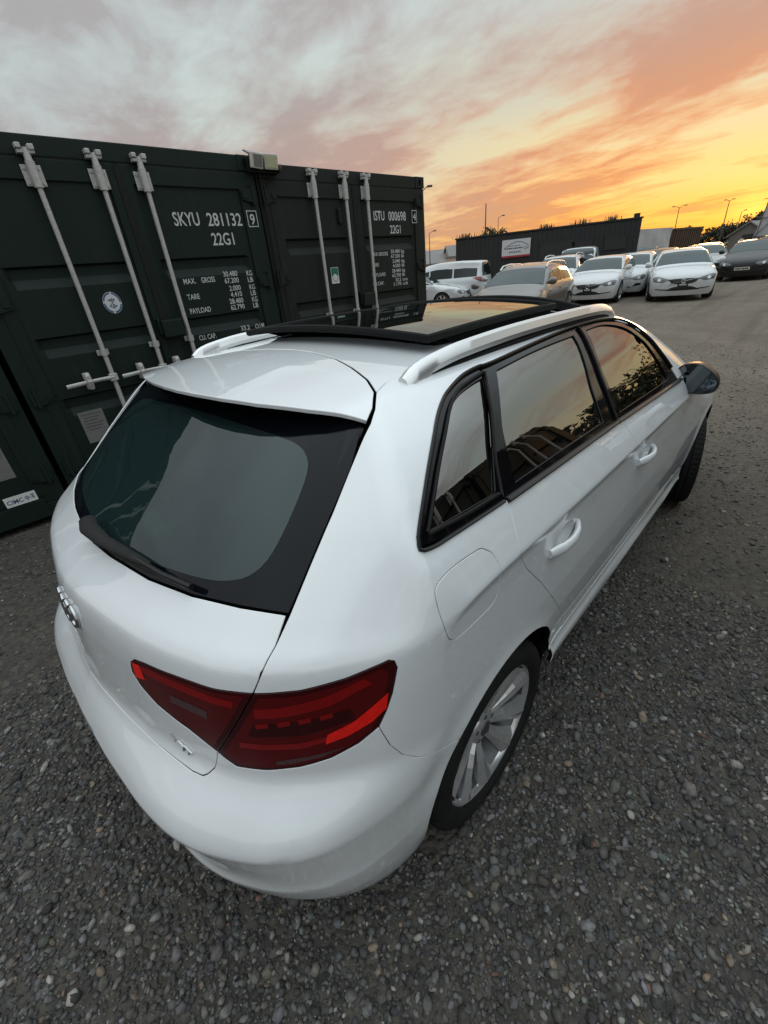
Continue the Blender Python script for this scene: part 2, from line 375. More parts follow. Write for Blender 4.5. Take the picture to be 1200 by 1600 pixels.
    def build(s, name, m, parent=None, xform=None):
        me = bpy.data.meshes.new(name)
        v = s.v if xform is None else [xform @ Vector(q) for q in s.v]
        me.from_pydata([tuple(q) for q in v], [], s.f); me.materials.append(MATS[m])
        me.polygons.foreach_set('use_smooth', s.sm); me.update()
        bm = bmesh.new(); bm.from_mesh(me); bmesh.ops.recalc_face_normals(bm, faces=bm.faces[:])
        for e in bm.edges:
            if len(e.link_faces) == 2 and e.calc_face_angle(0) > .7: e.smooth = False
        bm.to_mesh(me); bm.free()
        o = bpy.data.objects.new(name, me); C.objects.link(o)
        if parent is not None: o.parent = parent
        return o

# ---------------------------------------------------------------- panels cut out of an implicit surface
class Plane:
    def __init__(s, d):
        d = np.array(d, float); s.d = d/np.linalg.norm(d)
        a = np.array([0, 0, 1.]) if abs(s.d[2]) < .9 else np.array([1., 0, 0])
        s.a = np.cross(a, s.d); s.a /= np.linalg.norm(s.a); s.b = np.cross(s.d, s.a)
    def uv(s, P): return np.stack([P@s.a, P@s.b], -1)
    def rays(s, q): return q[:, :1]*s.a+q[:, 1:]*s.b+s.d*6., -s.d
class Cyl:
    def __init__(s, c, R): s.c = np.array(c, float); s.R = R
    def uv(s, P): return np.stack([np.arctan2(P[:, 1]-s.c[1], -(P[:, 0]-s.c[0])*s.sg)*s.R, P[:, 2]], -1)
    sg = 1
    def rays(s, q):
        a = q[:, 0]/s.R; d = np.stack([-np.cos(a)*s.sg, np.sin(a), 0*a], -1)
        o = np.stack([0*a+s.c[0], 0*a+s.c[1], q[:, 1]], -1)+d*6.
        return o, -d
class CylF(Cyl):
    sg = -1
def resample(P, h, closed=True):
    P = np.asarray(P, float); out = []
    n = len(P)
    for i in range(n if closed else n-1):
        a, b = P[i], P[(i+1) % n]; k = max(1, int(np.ceil(np.linalg.norm(b-a)/h)))
        out += [a+(b-a)*j/k for j in range(k)]
    if not closed: out.append(P[-1])
    return np.array(out)
def spline(P, h=.01, closed=False):
    """Catmull-Rom; a point given twice in a row is a corner"""
    P = [np.array(p, float) for p in P]; n = len(P); out = []
    for i in range(n if closed else n-1):
        p1, p2 = P[i], P[(i+1) % n]
        if np.allclose(p1, p2): continue
        p0 = P[i-1] if (closed or i > 0) else p1-(p2-p1); p3 = P[(i+2) % n] if (closed or i+2 < n) else p2+(p2-p1)
        if np.allclose(p0, p1): p0 = p1-(p2-p1)*.5
        if np.allclose(p3, p2): p3 = p2+(p2-p1)*.5
        k = max(1, int(np.ceil(np.linalg.norm(p2-p1)/h)))
        for j in range(k):
            t = j/k; out.append(.5*(2*p1+(p2-p0)*t+(2*p0-5*p1+4*p2-p3)*t*t+(3*p1-p0-3*p2+p3)*t**3))
    if not closed: out.append(P[-1])
    return np.array(out)
def inside(q, poly):
    x, y = q[:, 0], q[:, 1]; r = np.zeros(len(q), bool)
    x1, y1 = poly[:, 0], poly[:, 1]; x2, y2 = np.roll(x1, -1), np.roll(y1, -1)
    for a, b, c_, d in zip(x1, y1, x2, y2):
        if b == d: continue
        r ^= ((y < b) != (y < d)) & (x < (c_-a)*(y-b)/(d-b)+a)
    return r
def seg_dist(q, poly, closed=True):
    best = np.full(len(q), 1e9)
    n = len(poly)
    for i in range(n if closed else n-1):
        a, b = poly[i], poly[(i+1) % n]; ab = b-a; L2 = max(ab@ab, 1e-12)
        t = np.clip((q-a)@ab/L2, 0, 1); best = np.minimum(best, np.linalg.norm(q-(a+t[:, None]*ab), axis=1))
    return best
def offset_poly(q, d):
    """shrink a closed polygon by d (area kept inside)"""
    area = .5*np.sum(q[:, 0]*np.roll(q[:, 1], -1)-np.roll(q[:, 0], -1)*q[:, 1])
    t1 = q-np.roll(q, 1, 0); t2 = np.roll(q, -1, 0)-q
    t1 /= np.maximum(np.linalg.norm(t1, axis=1, keepdims=True), 1e-9); t2 /= np.maximum(np.linalg.norm(t2, axis=1, keepdims=True), 1e-9)
    n1 = np.stack([-t1[:, 1], t1[:, 0]], -1); n2 = np.stack([-t2[:, 1], t2[:, 0]], -1)
    n = n1+n2; L = np.maximum(np.linalg.norm(n, axis=1, keepdims=True), .5); n = n/L
    s = np.maximum((n*n1).sum(1, keepdims=True), .6)
    return q+n/s*d*np.sign(area)
def snap(P, f=None, n=5):
    """walk points onto the surface along its gradient"""
    f = f or body_f; P = np.array(P, float); e = .001
    for _ in range(n):
        v = f(P); g = np.stack([f(P+np.eye(3)[i]*e)-f(P-np.eye(3)[i]*e) for i in range(3)], -1)/(2*e)
        P = P-np.clip(v/np.maximum((g*g).sum(-1), .05), -.05, .05)[:, None]*g
    return P
def panel_data(outline, view, h=.014, off=0., gap=.0020, flange=.016, feat=(), holes=(), f=None, step=None):
    f = f or body_f; hb = h*.75
    loops3 = [snap(resample(outline, hb), f)]+[snap(resample(q, hb), f) for q in holes]
    loops = []
    for k, q in enumerate(loops3):
        uvq = view.uv(q)
        loops.append(offset_poly(uvq, gap if k == 0 else -gap))
    lo, hi = loops[0].min(0), loops[0].max(0)
    gx, gy = np.arange(lo[0], hi[0], h), np.arange(lo[1], hi[1], h*.9)
    G = np.stack(np.meshgrid(gx, gy), -1); G[1::2, :, 0] += h*.5; G = G.reshape(-1, 2)
    fp = []
    for pl, offs in feat:
        q = resample(pl, h*.8, False); uvf = view.uv(q)
        for o3 in offs:
            q3 = q.copy(); q3[:, 2] += o3; fp.append(view.uv(snap(q3, f)))
    def keep(q, m):
        r = inside(q, loops[0])
        for L_ in loops[1:]: r &= ~inside(q, L_)
        q = q[r]
        for L_ in loops: q = q[seg_dist(q, L_) > m]
        return q
    G = keep(G, h*.5)
    if fp:
        FP = keep(np.concatenate(fp), .004)
        for line in fp: G = G[seg_dist(G, line, False) > h*.45]
        G = np.concatenate([G, FP])
    pts = np.concatenate(loops+[G]); edges = []; b = 0
    for L_ in loops:
        n = len(L_); edges += [(b+i, b+(i+1) % n) for i in range(n)]; b += n
    r = geometry.delaunay_2d_cdt([Vector(p) for p in pts], edges, [], 0, 1e-6)
    q = np.array([tuple(v) for v in r[0]]); tri = np.array([t for t in r[2] if len(t) == 3])
    cen = q[tri].mean(1); ok = inside(cen, loops[0])
    for L_ in loops[1:]: ok &= ~inside(cen, L_)
    tri = tri[ok]
    o, d = view.rays(q); d = np.broadcast_to(d, o.shape)
    P, done = hit(o, d, f, 3.0, 9.0, 240)
    N = normal(P, f)
    if off: P = P+N*off
    # wind triangles along the normals
    fn = np.cross(P[tri[:, 1]]-P[tri[:, 0]], P[tri[:, 2]]-P[tri[:, 0]])
    flip = (fn*N[tri].mean(1)).sum(1) < 0; tri[flip] = tri[flip][:, ::-1]
    V = list(P); NN = list(N); F = [tuple(t) for t in tri]; FM = [0]*len(F)
    # rounded edge and flange: boundary edges of the kept triangles
    if flange > 0:
        cnt = {}
        for t in tri:
            for a, b_ in ((t[0], t[1]), (t[1], t[2]), (t[2], t[0])):
                key = (min(a, b_), max(a, b_)); cnt.setdefault(key, []).append((a, b_))
        bd = [v[0] for v in cnt.values() if len(v) == 1]
        outv = {}
        for a, b_ in bd:
            t = P[b_]-P[a]; t /= max(np.linalg.norm(t), 1e-9); n = np.cross(t, N[a])
            for k in (a, b_): outv[k] = outv.get(k, 0)+n
        ring = {}
        for k, n in outv.items():
            n = n/max(np.linalg.norm(n), 1e-9)
            p1 = P[k]+n*.0011-N[k]*.0012; p2 = P[k]+n*.0012-N[k]*.0035; p3 = P[k]-N[k]*flange
            i0 = len(V); V += [p1, p2, p2, p3]; n1 = n*.75+N[k]*.66; NN += [n1/np.linalg.norm(n1), n, n, n]; ring[k] = i0
            NN[k] = N[k]
        for a, b_ in bd:
            ra, rb = ring[a], ring[b_]
            F += [(b_, a, ra, rb), (rb, ra, ra+1, rb+1), (rb+2, ra+2, ra+3, rb+3)]; FM += [0, 0, 1]
    return np.array(V), F, FM, np.array(NN)
def mirror_data(D):
    V, F, FM, N = D; s = np.array([1, -1, 1.])
    return V*s, [f[::-1] for f in F], FM, N*s
def panel_obj(name, D, m, parent, edge='gap_black'):
    V, F, FM, N = D
    return link_mesh(name, V, F, m, parent, mats=[m, edge], fmat=FM, normals=N)
def flipy(P): return np.asarray(P, float)*np.array([1, -1, 1.])
def full(right):
    """close a symmetric outline from its right half (given from centre to centre)"""
    R = np.asarray(right, float); L = flipy(R)[::-1]
    return np.concatenate([R, L[(1 if abs(R[-1][1]) < 1e-6 else 0):(-1 if abs(R[0][1]) < 1e-6 else None)]])
# ---------------------------------------------------------------- ground: compacted yard with loose gravel
def ground_material():
    m = bpy.data.materials.new('yard_dirt'); m.use_nodes = True; MATS['yard_dirt'] = m
    nt = m.node_tree; N = nt.nodes; L = nt.links; b = N['Principled BSDF']; b.inputs['Roughness'].default_value = .92; b.inputs['Specular IOR Level'].default_value = .25
    tc = N.new('ShaderNodeTexCoord')
    def noise(sc, det, ro=.6):
        n = N.new('ShaderNodeTexNoise'); n.inputs['Scale'].default_value = sc; n.inputs['Detail'].default_value = det; n.inputs['Roughness'].default_value = ro
        L.new(tc.outputs['Object'], n.inputs['Vector']); return n.outputs['Fac']
    def mix(f, a, c_, kind='MIX'):
        n = N.new('ShaderNodeMix'); n.data_type = 'RGBA'; n.blend_type = kind
        if isinstance(f, float): n.inputs[0].default_value = f
        else: L.new(f, n.inputs[0])
        for i, v in ((6, a), (7, c_)):
            if isinstance(v, tuple): n.inputs[i].default_value = (*v, 1)
            else: L.new(v, n.inputs[i])
        return n.outputs[2]
    def rng(x, a, c_, lo=0., hi=1.):
        n = N.new('ShaderNodeMapRange'); n.inputs[1].default_value = a; n.inputs[2].default_value = c_; n.inputs[3].default_value = lo; n.inputs[4].default_value = hi
        L.new(x, n.inputs[0]); return n.outputs[0]
    vo = N.new('ShaderNodeTexVoronoi'); vo.inputs['Scale'].default_value = 42; L.new(tc.outputs['Object'], vo.inputs['Vector'])
    vc = N.new('ShaderNodeSeparateColor'); L.new(vo.outputs['Color'], vc.inputs[0])
    base = mix(rng(noise(.45, 5), .35, .68), (.068, .062, .054), (.096, .086, .073))
    base = mix(rng(noise(3.0, 6), .45, .75, 0, .7), base, (.034, .031, .028))
    stones = mix(rng(vc.outputs[0], .55, 1.0), (.040, .040, .040), (.13, .12, .105))
    base = mix(rng(vc.outputs[1], .35, .6, 0, .75), base, stones)
    # paler, warmer ground further along x
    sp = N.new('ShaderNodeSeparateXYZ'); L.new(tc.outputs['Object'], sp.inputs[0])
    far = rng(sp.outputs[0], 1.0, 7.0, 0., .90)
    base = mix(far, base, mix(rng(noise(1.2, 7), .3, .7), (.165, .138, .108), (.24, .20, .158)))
    # long faint wheel tracks
    mp = N.new('ShaderNodeMapping'); mp.inputs['Rotation'].default_value = (0, 0, rad(14)); mp.inputs['Scale'].default_value = (.10, 1.6, 1); L.new(tc.outputs['Object'], mp.inputs[0])
    nt_ = N.new('ShaderNodeTexNoise'); nt_.inputs['Scale'].default_value = 1.3; nt_.inputs['Detail'].default_value = 5; nt_.inputs['Distortion'].default_value = .6; L.new(mp.outputs[0], nt_.inputs['Vector'])
    base = mix(rng(nt_.outputs['Fac'], .50, .68, 0., .45), base, (.085, .074, .060))
    base = mix(rng(noise(11, 9, .75), .42, .70, 0., .55), base, (.075, .064, .052)); base = mix(rng(noise(38, 4, .7), .60, .78, 0., .5), base, (.30, .26, .21))
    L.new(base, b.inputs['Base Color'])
    d = N.new('ShaderNodeBump'); d.inputs['Strength'].default_value = .9; d.inputs['Distance'].default_value = .018
    inv = N.new('ShaderNodeMath'); inv.operation = 'SUBTRACT'; inv.inputs[0].default_value = 1.; L.new(vo.outputs['Distance'], inv.inputs[1])
    d2 = N.new('ShaderNodeBump'); d2.inputs['Strength'].default_value = .7; d2.inputs['Distance'].default_value = .05
    L.new(inv.outputs[0], d.inputs['Height']); L.new(noise(7, 8), d2.inputs['Height']); L.new(d.outputs[0], d2.inputs['Normal']); L.new(d2.outputs[0], b.inputs['Normal'])
ground_material()
def relief(x, y):
    return .012*np.sin(x*.9+1.3*np.sin(y*.7))+.010*np.sin(y*1.3+.8*np.sin(x*1.1))+.006*np.sin(2.3*x+1.7*y)
xs = np.concatenate([np.linspace(-400, -8, 12), np.linspace(-7, 12, 96), np.linspace(13, 40, 28), np.linspace(60, 900, 14)]); ys = np.concatenate([np.linspace(-500, -8, 12), np.linspace(-7, 5, 61), np.linspace(6, 40, 35), np.linspace(60, 600, 12)])
X, Y = np.meshgrid(xs, ys, indexing='ij'); Z = relief(X, Y)*np.clip(1.2-np.hypot(X, Y)/30, 0, 1)-.012
car_flat = np.exp(-((np.clip(np.abs(X-1.3)-2.2, 0, 9))/.4)**2-((np.clip(np.abs(Y)-1.1, 0, 9))/.4)**2); Z = Z*(1-car_flat)-.006*car_flat
nY = len(ys); V = np.stack([X, Y, Z], -1).reshape(-1, 3)
F = [(i*nY+j, (i+1)*nY+j, (i+1)*nY+j+1, i*nY+j+1) for i in range(len(xs)-1) for j in range(nY-1)]
ground = tag(link_mesh('ground', V, F, 'yard_dirt', smooth=True), kind='structure')
def ground_z(x, y):
    i = np.clip(np.searchsorted(xs, x)-1, 0, len(xs)-2); j = np.clip(np.searchsorted(ys, y)-1, 0, len(ys)-2)
    u = (x-xs[i])/(xs[i+1]-xs[i]); v = (y-ys[j])/(ys[j+1]-ys[j])
    return Z[i, j]*(1-u)*(1-v)+Z[i+1, j]*u*(1-v)+Z[i, j+1]*(1-u)*v+Z[i+1, j+1]*u*v
def stone_material():
    m = bpy.data.materials.new('gravel_stone'); m.use_nodes = True; MATS['gravel_stone'] = m
    nt = m.node_tree; N = nt.nodes; L = nt.links; b = N['Principled BSDF']; b.inputs['Roughness'].default_value = .8; b.inputs['Specular IOR Level'].default_value = .35
    at = N.new('ShaderNodeAttribute'); at.attribute_name = 'stone_colour'
    tc = N.new('ShaderNodeTexCoord'); n = N.new('ShaderNodeTexNoise'); n.inputs['Scale'].default_value = 90; n.inputs['Detail'].default_value = 5; L.new(tc.outputs['Object'], n.inputs['Vector'])
    r = N.new('ShaderNodeMapRange'); r.inputs[1].default_value = .3; r.inputs[2].default_value = .7; r.inputs[3].default_value = .65; r.inputs[4].default_value = 1.3; L.new(n.outputs['Fac'], r.inputs[0])
    mx = N.new('ShaderNodeMix'); mx.data_type = 'RGBA'; mx.blend_type = 'MULTIPLY'; mx.inputs[0].default_value = 1
    L.new(at.outputs['Color'], mx.inputs[6]); L.new(r.outputs[0], mx.inputs[7]); L.new(mx.outputs[2], b.inputs['Base Color'])
stone_material()
rng_ = np.random.default_rng(7)
def stone_shapes(n, sub):
    out = []
    for k in range(n):
        bm = bmesh.new(); bmesh.ops.create_icosphere(bm, subdivisions=sub, radius=1)
        v = np.array([tuple(q.co) for q in bm.verts]); f = np.array([[q.index for q in g.verts] for g in bm.faces]); bm.free()
        dirs = rng_.normal(size=(7, 3)); dirs /= np.linalg.norm(dirs, axis=1, keepdims=True); cut = rng_.uniform(.62, .95, 7)
        for d, c_ in zip(dirs, cut):                                 # knock flats onto the pebble
            s = v@d; v = v-np.clip(s-c_, 0, 9)[:, None]*d*.85
        v *= 1+rng_.normal(0, .04, (len(v), 1)); out.append((v, f))
    return out
def stone_colours(n):
    c_ = np.empty((n, 3)); k = rng_.random(n)
    g_ = np.clip(rng_.lognormal(math.log(.078), .42, n), .02, .22)
    c_[:] = g_[:, None]*np.stack([1+rng_.normal(.05, .05, n), 1+rng_.normal(0, .02, n), 1+rng_.normal(-.06, .06, n)], -1)
    w = k < .024; c_[w] = np.array([.20, .155, .115])*rng_.uniform(.6, 1.25, (w.sum(), 1))
    w = (k > .030) & (k < .052); c_[w] = np.array([.26, .245, .22])*rng_.uniform(.6, 1.3, (w.sum(), 1))
    w = (k > .052) & (k < .058); c_[w] = np.array([.15, .09, .068])*rng_.uniform(.6, 1.2, (w.sum(), 1))
    return np.clip(c_, .012, .6)
CAM = np.array([-.774, -1.2515])
def scatter(n, r0, r1, power, x_ok):
    """points round the camera, denser near it"""
    r = r0+(r1-r0)*rng_.random(n)**power; a = rng_.uniform(rad(-75), rad(245), n)
    x, y = CAM[0]+r*np.cos(a), CAM[1]+r*np.sin(a); k = x_ok(x, y); return x[k], y[k], r[k]
def free(x, y):
    ok = ~((y > 2.97-.04*(x-4.6)) & (x < 4.75) & (x > -8))
    ok &= ~((np.abs(x) < .30) & (np.abs(np.abs(y)-.757) < .10)); ok &= ~((np.abs(x-AX_F) < .30) & (np.abs(np.abs(y)-.765) < .15))
    # only what the camera's side of the car can show
    d = np.stack([x-CAM[0], y-CAM[1]], -1)
    az = np.degrees(np.arctan2(d[:, 1], d[:, 0])); rr_ = np.hypot(d[:, 0], d[:, 1])
    ok &= (az > -62) & (az < 172) | (rr_ < 2.2)
    ok &= ~((x > .3) & (x < 2.2) & (np.abs(y) < .55))
    return ok
def stones_mesh(name, x, y, size, shapes, parent=None):
    n = len(x); kind = rng_.integers(0, len(shapes), n); col = stone_colours(n)
    d_ = np.clip((x-1.)/6., 0, .8)[:, None]; col = col*(1-d_)+d_*np.array([.19, .162, .13])*rng_.uniform(.75, 1.2, (n, 1))   # blended to pale tan further along x
    Vs, Fs, Cs = [], [], []; base = 0
    for k, (v, f) in enumerate(shapes):
        i = np.where(kind == k)[0]; m_ = len(i)
        if not m_: continue
        a = rng_.uniform(0, 2*math.pi, m_); tx = rng_.normal(0, .25, m_); ty = rng_.normal(0, .25, m_)
        sx = size[i]*rng_.uniform(.85, 1.35, m_); sy = size[i]*rng_.uniform(.65, 1.0, m_); sz = size[i]*rng_.uniform(.42, .75, m_)
        p = v[None]*np.stack([sx, sy, sz], -1)[:, None]
        p[:, :, 2] += p[:, :, 0]*tx[:, None]+p[:, :, 1]*ty[:, None]
        ca, sa = np.cos(a)[:, None], np.sin(a)[:, None]
        q = np.stack([p[:, :, 0]*ca-p[:, :, 1]*sa, p[:, :, 0]*sa+p[:, :, 1]*ca, p[:, :, 2]], -1)
        q += np.stack([x[i], y[i], ground_z(x[i], y[i])+sz*rng_.uniform(.15, .6, m_)], -1)[:, None]
        Vs.append(q.reshape(-1, 3)); Fs.append((f[None]+(np.arange(m_)*len(v))[:, None, None]+base).reshape(-1, 3)); Cs.append(np.repeat(col[i], len(v), 0)); base += m_*len(v)
    V = np.concatenate(Vs); F = np.concatenate(Fs); Cc = np.concatenate(Cs)
    me = bpy.data.meshes.new(name); me.vertices.add(len(V)); me.vertices.foreach_set('co', V.ravel()); me.loops.add(F.size); me.loops.foreach_set('vertex_index', F.ravel().astype(np.int32))
    me.polygons.add(len(F)); me.polygons.foreach_set('loop_start', np.arange(0, F.size, 3, dtype=np.int32)); me.polygons.foreach_set('loop_total', np.full(len(F), 3, np.int32))
    me.update(calc_edges=True); me.materials.append(MATS['gravel_stone'])
    at = me.attributes.new('stone_colour', 'FLOAT_COLOR', 'POINT'); at.data.foreach_set('color', np.concatenate([Cc, np.ones((len(Cc), 1))], 1).ravel())
    o = bpy.data.objects.new(name, me); C.objects.link(o); o['kind'] = 'stuff'; 
    if parent: o.parent = parent
    return o
S1 = stone_shapes(10, 1)
S0 = []
for v, f in S1:                                                      # 20-sided stones for farther off
    bm = bmesh.new(); bmesh.ops.create_icosphere(bm, subdivisions=1, radius=1); bm.free()
ico = stone_shapes(8, 1)
def low():
    out = []
    for k in range(8):
        v = np.array([(1,0,0),(-1,0,0),(0,1,0),(0,-1,0),(0,0,1),(0,0,-1)], float)*rng_.uniform(.8, 1.2, (6, 1)); out.append((v, np.array([(0,2,4),(2,1,4),(1,3,4),(3,0,4),(2,0,5),(1,2,5),(3,1,5),(0,3,5)])))
    return out
x, y, r = scatter(118000, .12, 2.4, .56, free)
patch = .5+.5*np.sin(1.7*x+.9*np.sin(2.1*y))*np.sin(2.3*y+1.1*np.sin(1.3*x))
keep = rng_.random(len(x)) < .70+.4*patch; x, y = x[keep], y[keep]
g1 = stones_mesh('gravel', x, y, np.clip(rng_.lognormal(math.log(.0064), .44, len(x)), .0035, .024), S1, ground)
x, y, r = scatter(190000, 2.4, 11.0, .62, free)
kp = rng_.random(len(x)) < np.clip((11.-r)/7.5, 0, 1)**1.1; x, y = x[kp], y[kp]
g2 = stones_mesh('gravel', x, y, np.clip(rng_.lognormal(math.log(.0080), .4, len(x)), .005, .028), low(), ground)
# the largest loose stones near the camera, one object each
n = 0; big = []; protos = []
def one_stone(k, sub=1):
    v, f = S1[k % len(S1)]
    me = bpy.data.meshes.new('stone'); me.from_pydata([tuple(q) for q in v], [], [tuple(q) for q in f]); me.polygons.foreach_set('use_smooth', [k % 3 == 0]*len(f)); return me
cols = [(.055,.055,.055),(.075,.074,.072),(.095,.092,.088),(.22,.17,.12),(.30,.28,.25),(.15,.095,.07),(.13,.12,.105)]
for k in range(28):
    me = one_stone(k); c_ = cols[[0,1,2,0,1,3,2,4,0,1,2,6,0,5,1,2,0,3,1,0,2,4,1,6,0,2,1,0][k]]
    at = me.attributes.new('stone_colour', 'FLOAT_COLOR', 'POINT'); at.data.foreach_set('color', [q for _ in me.vertices for q in (*c_, 1)]); me.materials.append(MATS['gravel_stone']); protos.append(me)
while n < 300:
    r = .3+3.3*rng_.random()**.8; a = rng_.uniform(rad(-60), rad(230)); x, y = CAM[0]+r*math.cos(a), CAM[1]+r*math.sin(a)
    if not free(np.array([x]), np.array([y]))[0] or (abs(y) < .86 and -.78 < x < 3.3): continue
    s = float(np.clip(rng_.lognormal(math.log(.0145), .30), .011, .028))
    o = bpy.data.objects.new('stone', protos[rng_.integers(0, 28)]); C.objects.link(o); o.parent = ground
    o.scale = (s*rng_.uniform(.9, 1.3), s*rng_.uniform(.7, 1.), s*rng_.uniform(.45, .7)); o.rotation_euler = (rng_.normal(0, .2), rng_.normal(0, .2), rng_.uniform(0, 6.28))
    o.location = (x, y, float(ground_z(np.array([x]), np.array([y]))[0])+s*.35); n += 1
# ---------------------------------------------------------------- shipping containers
mat('green_paint', (.0062, .0150, .0115), .45, noise=(3.5, .65, (.0088, .0185, .0145)), bump=(60, .05, .003), spec=.22, streak=(.38, (.030, .034, .030)))
mat('olive_paint', (.0115, .0150, .0122), .48, noise=(3.5, .65, (.0165, .0195, .0165)), bump=(60, .05, .003), spec=.22, streak=(.38, (.045, .042, .037)))
mat('galvanised', (.52, .51, .49), .42, metal=.35, noise=(45, .8, (.36, .345, .32)))
mat('print_white', (.56, .57, .56), .6, noise=(90, .35, (.34, .35, .34)))
mat('sticker_white', (.62, .63, .62), .5, noise=(40, .3, (.5, .5, .49)))
mat('sticker_blue', (.05, .11, .25), .5, noise=(40, .3, (.04, .08, .18)))
mat('sticker_green', (.015, .14, .09), .5, noise=(40, .3, (.012, .1, .07)))
mat('plate_grey', (.20, .195, .19), .5, metal=.3, noise=(60, .6, (.13, .125, .12)))
mat('print_dark', (.03, .03, .035), .6, noise=(40, .3, (.05, .05, .055)))
mat('print_navy', (.03, .05, .14), .6, noise=(40, .3, (.05, .06, .12)))
mat('lamp_face', (.50, .49, .42), .25, coat=.6, noise=(70, .5, (.62, .60, .48)))
mat('led_yellow', (.52, .50, .30), .4, noise=(160, .6, (.42, .40, .22)))
mat('solar_cell', (.05, .055, .07), .12, coat=1., noise=(30, .3, (.035, .04, .055)))
mat('plywood', (.13, .10, .07), .7, noise=(10, .5, (.09, .07, .05)))

def lettering(name, text, x, z, h, w, m, parent, y=-.003, bold=.012, shear=0.):
    """printed characters standing in the local xz plane, lower left corner at (x, z), h high and w wide"""
    cu = bpy.data.curves.new(name, 'FONT'); cu.body = text; cu.size = 1; cu.shear = shear; cu.offset = bold
    cu.resolution_u = 3; cu.fill_mode = 'BOTH'
    tmp = bpy.data.objects.new('t', cu); me = bpy.data.meshes.new_from_object(tmp)
    v = np.empty(len(me.vertices)*3); me.vertices.foreach_get('co', v); v = v.reshape(-1, 3)
    lo, hi = v.min(0), v.max(0)
    u = (v[:, 0]-lo[0])/max(hi[0]-lo[0], 1e-6)*w+x
    base = 0.; top = .73
    t = (v[:, 1]-base)/(top-base)*h+z
    me.vertices.foreach_set('co', np.stack([u, np.full(len(u), y), t], -1).ravel()); me.materials.append(MATS[m]); me.update()
    bpy.data.objects.remove(tmp); bpy.data.curves.remove(cu)
    o = bpy.data.objects.new(name, me); C.objects.link(o); o.parent = parent
    return o
CW, CH, CD = 2.438, 2.591, 6.058
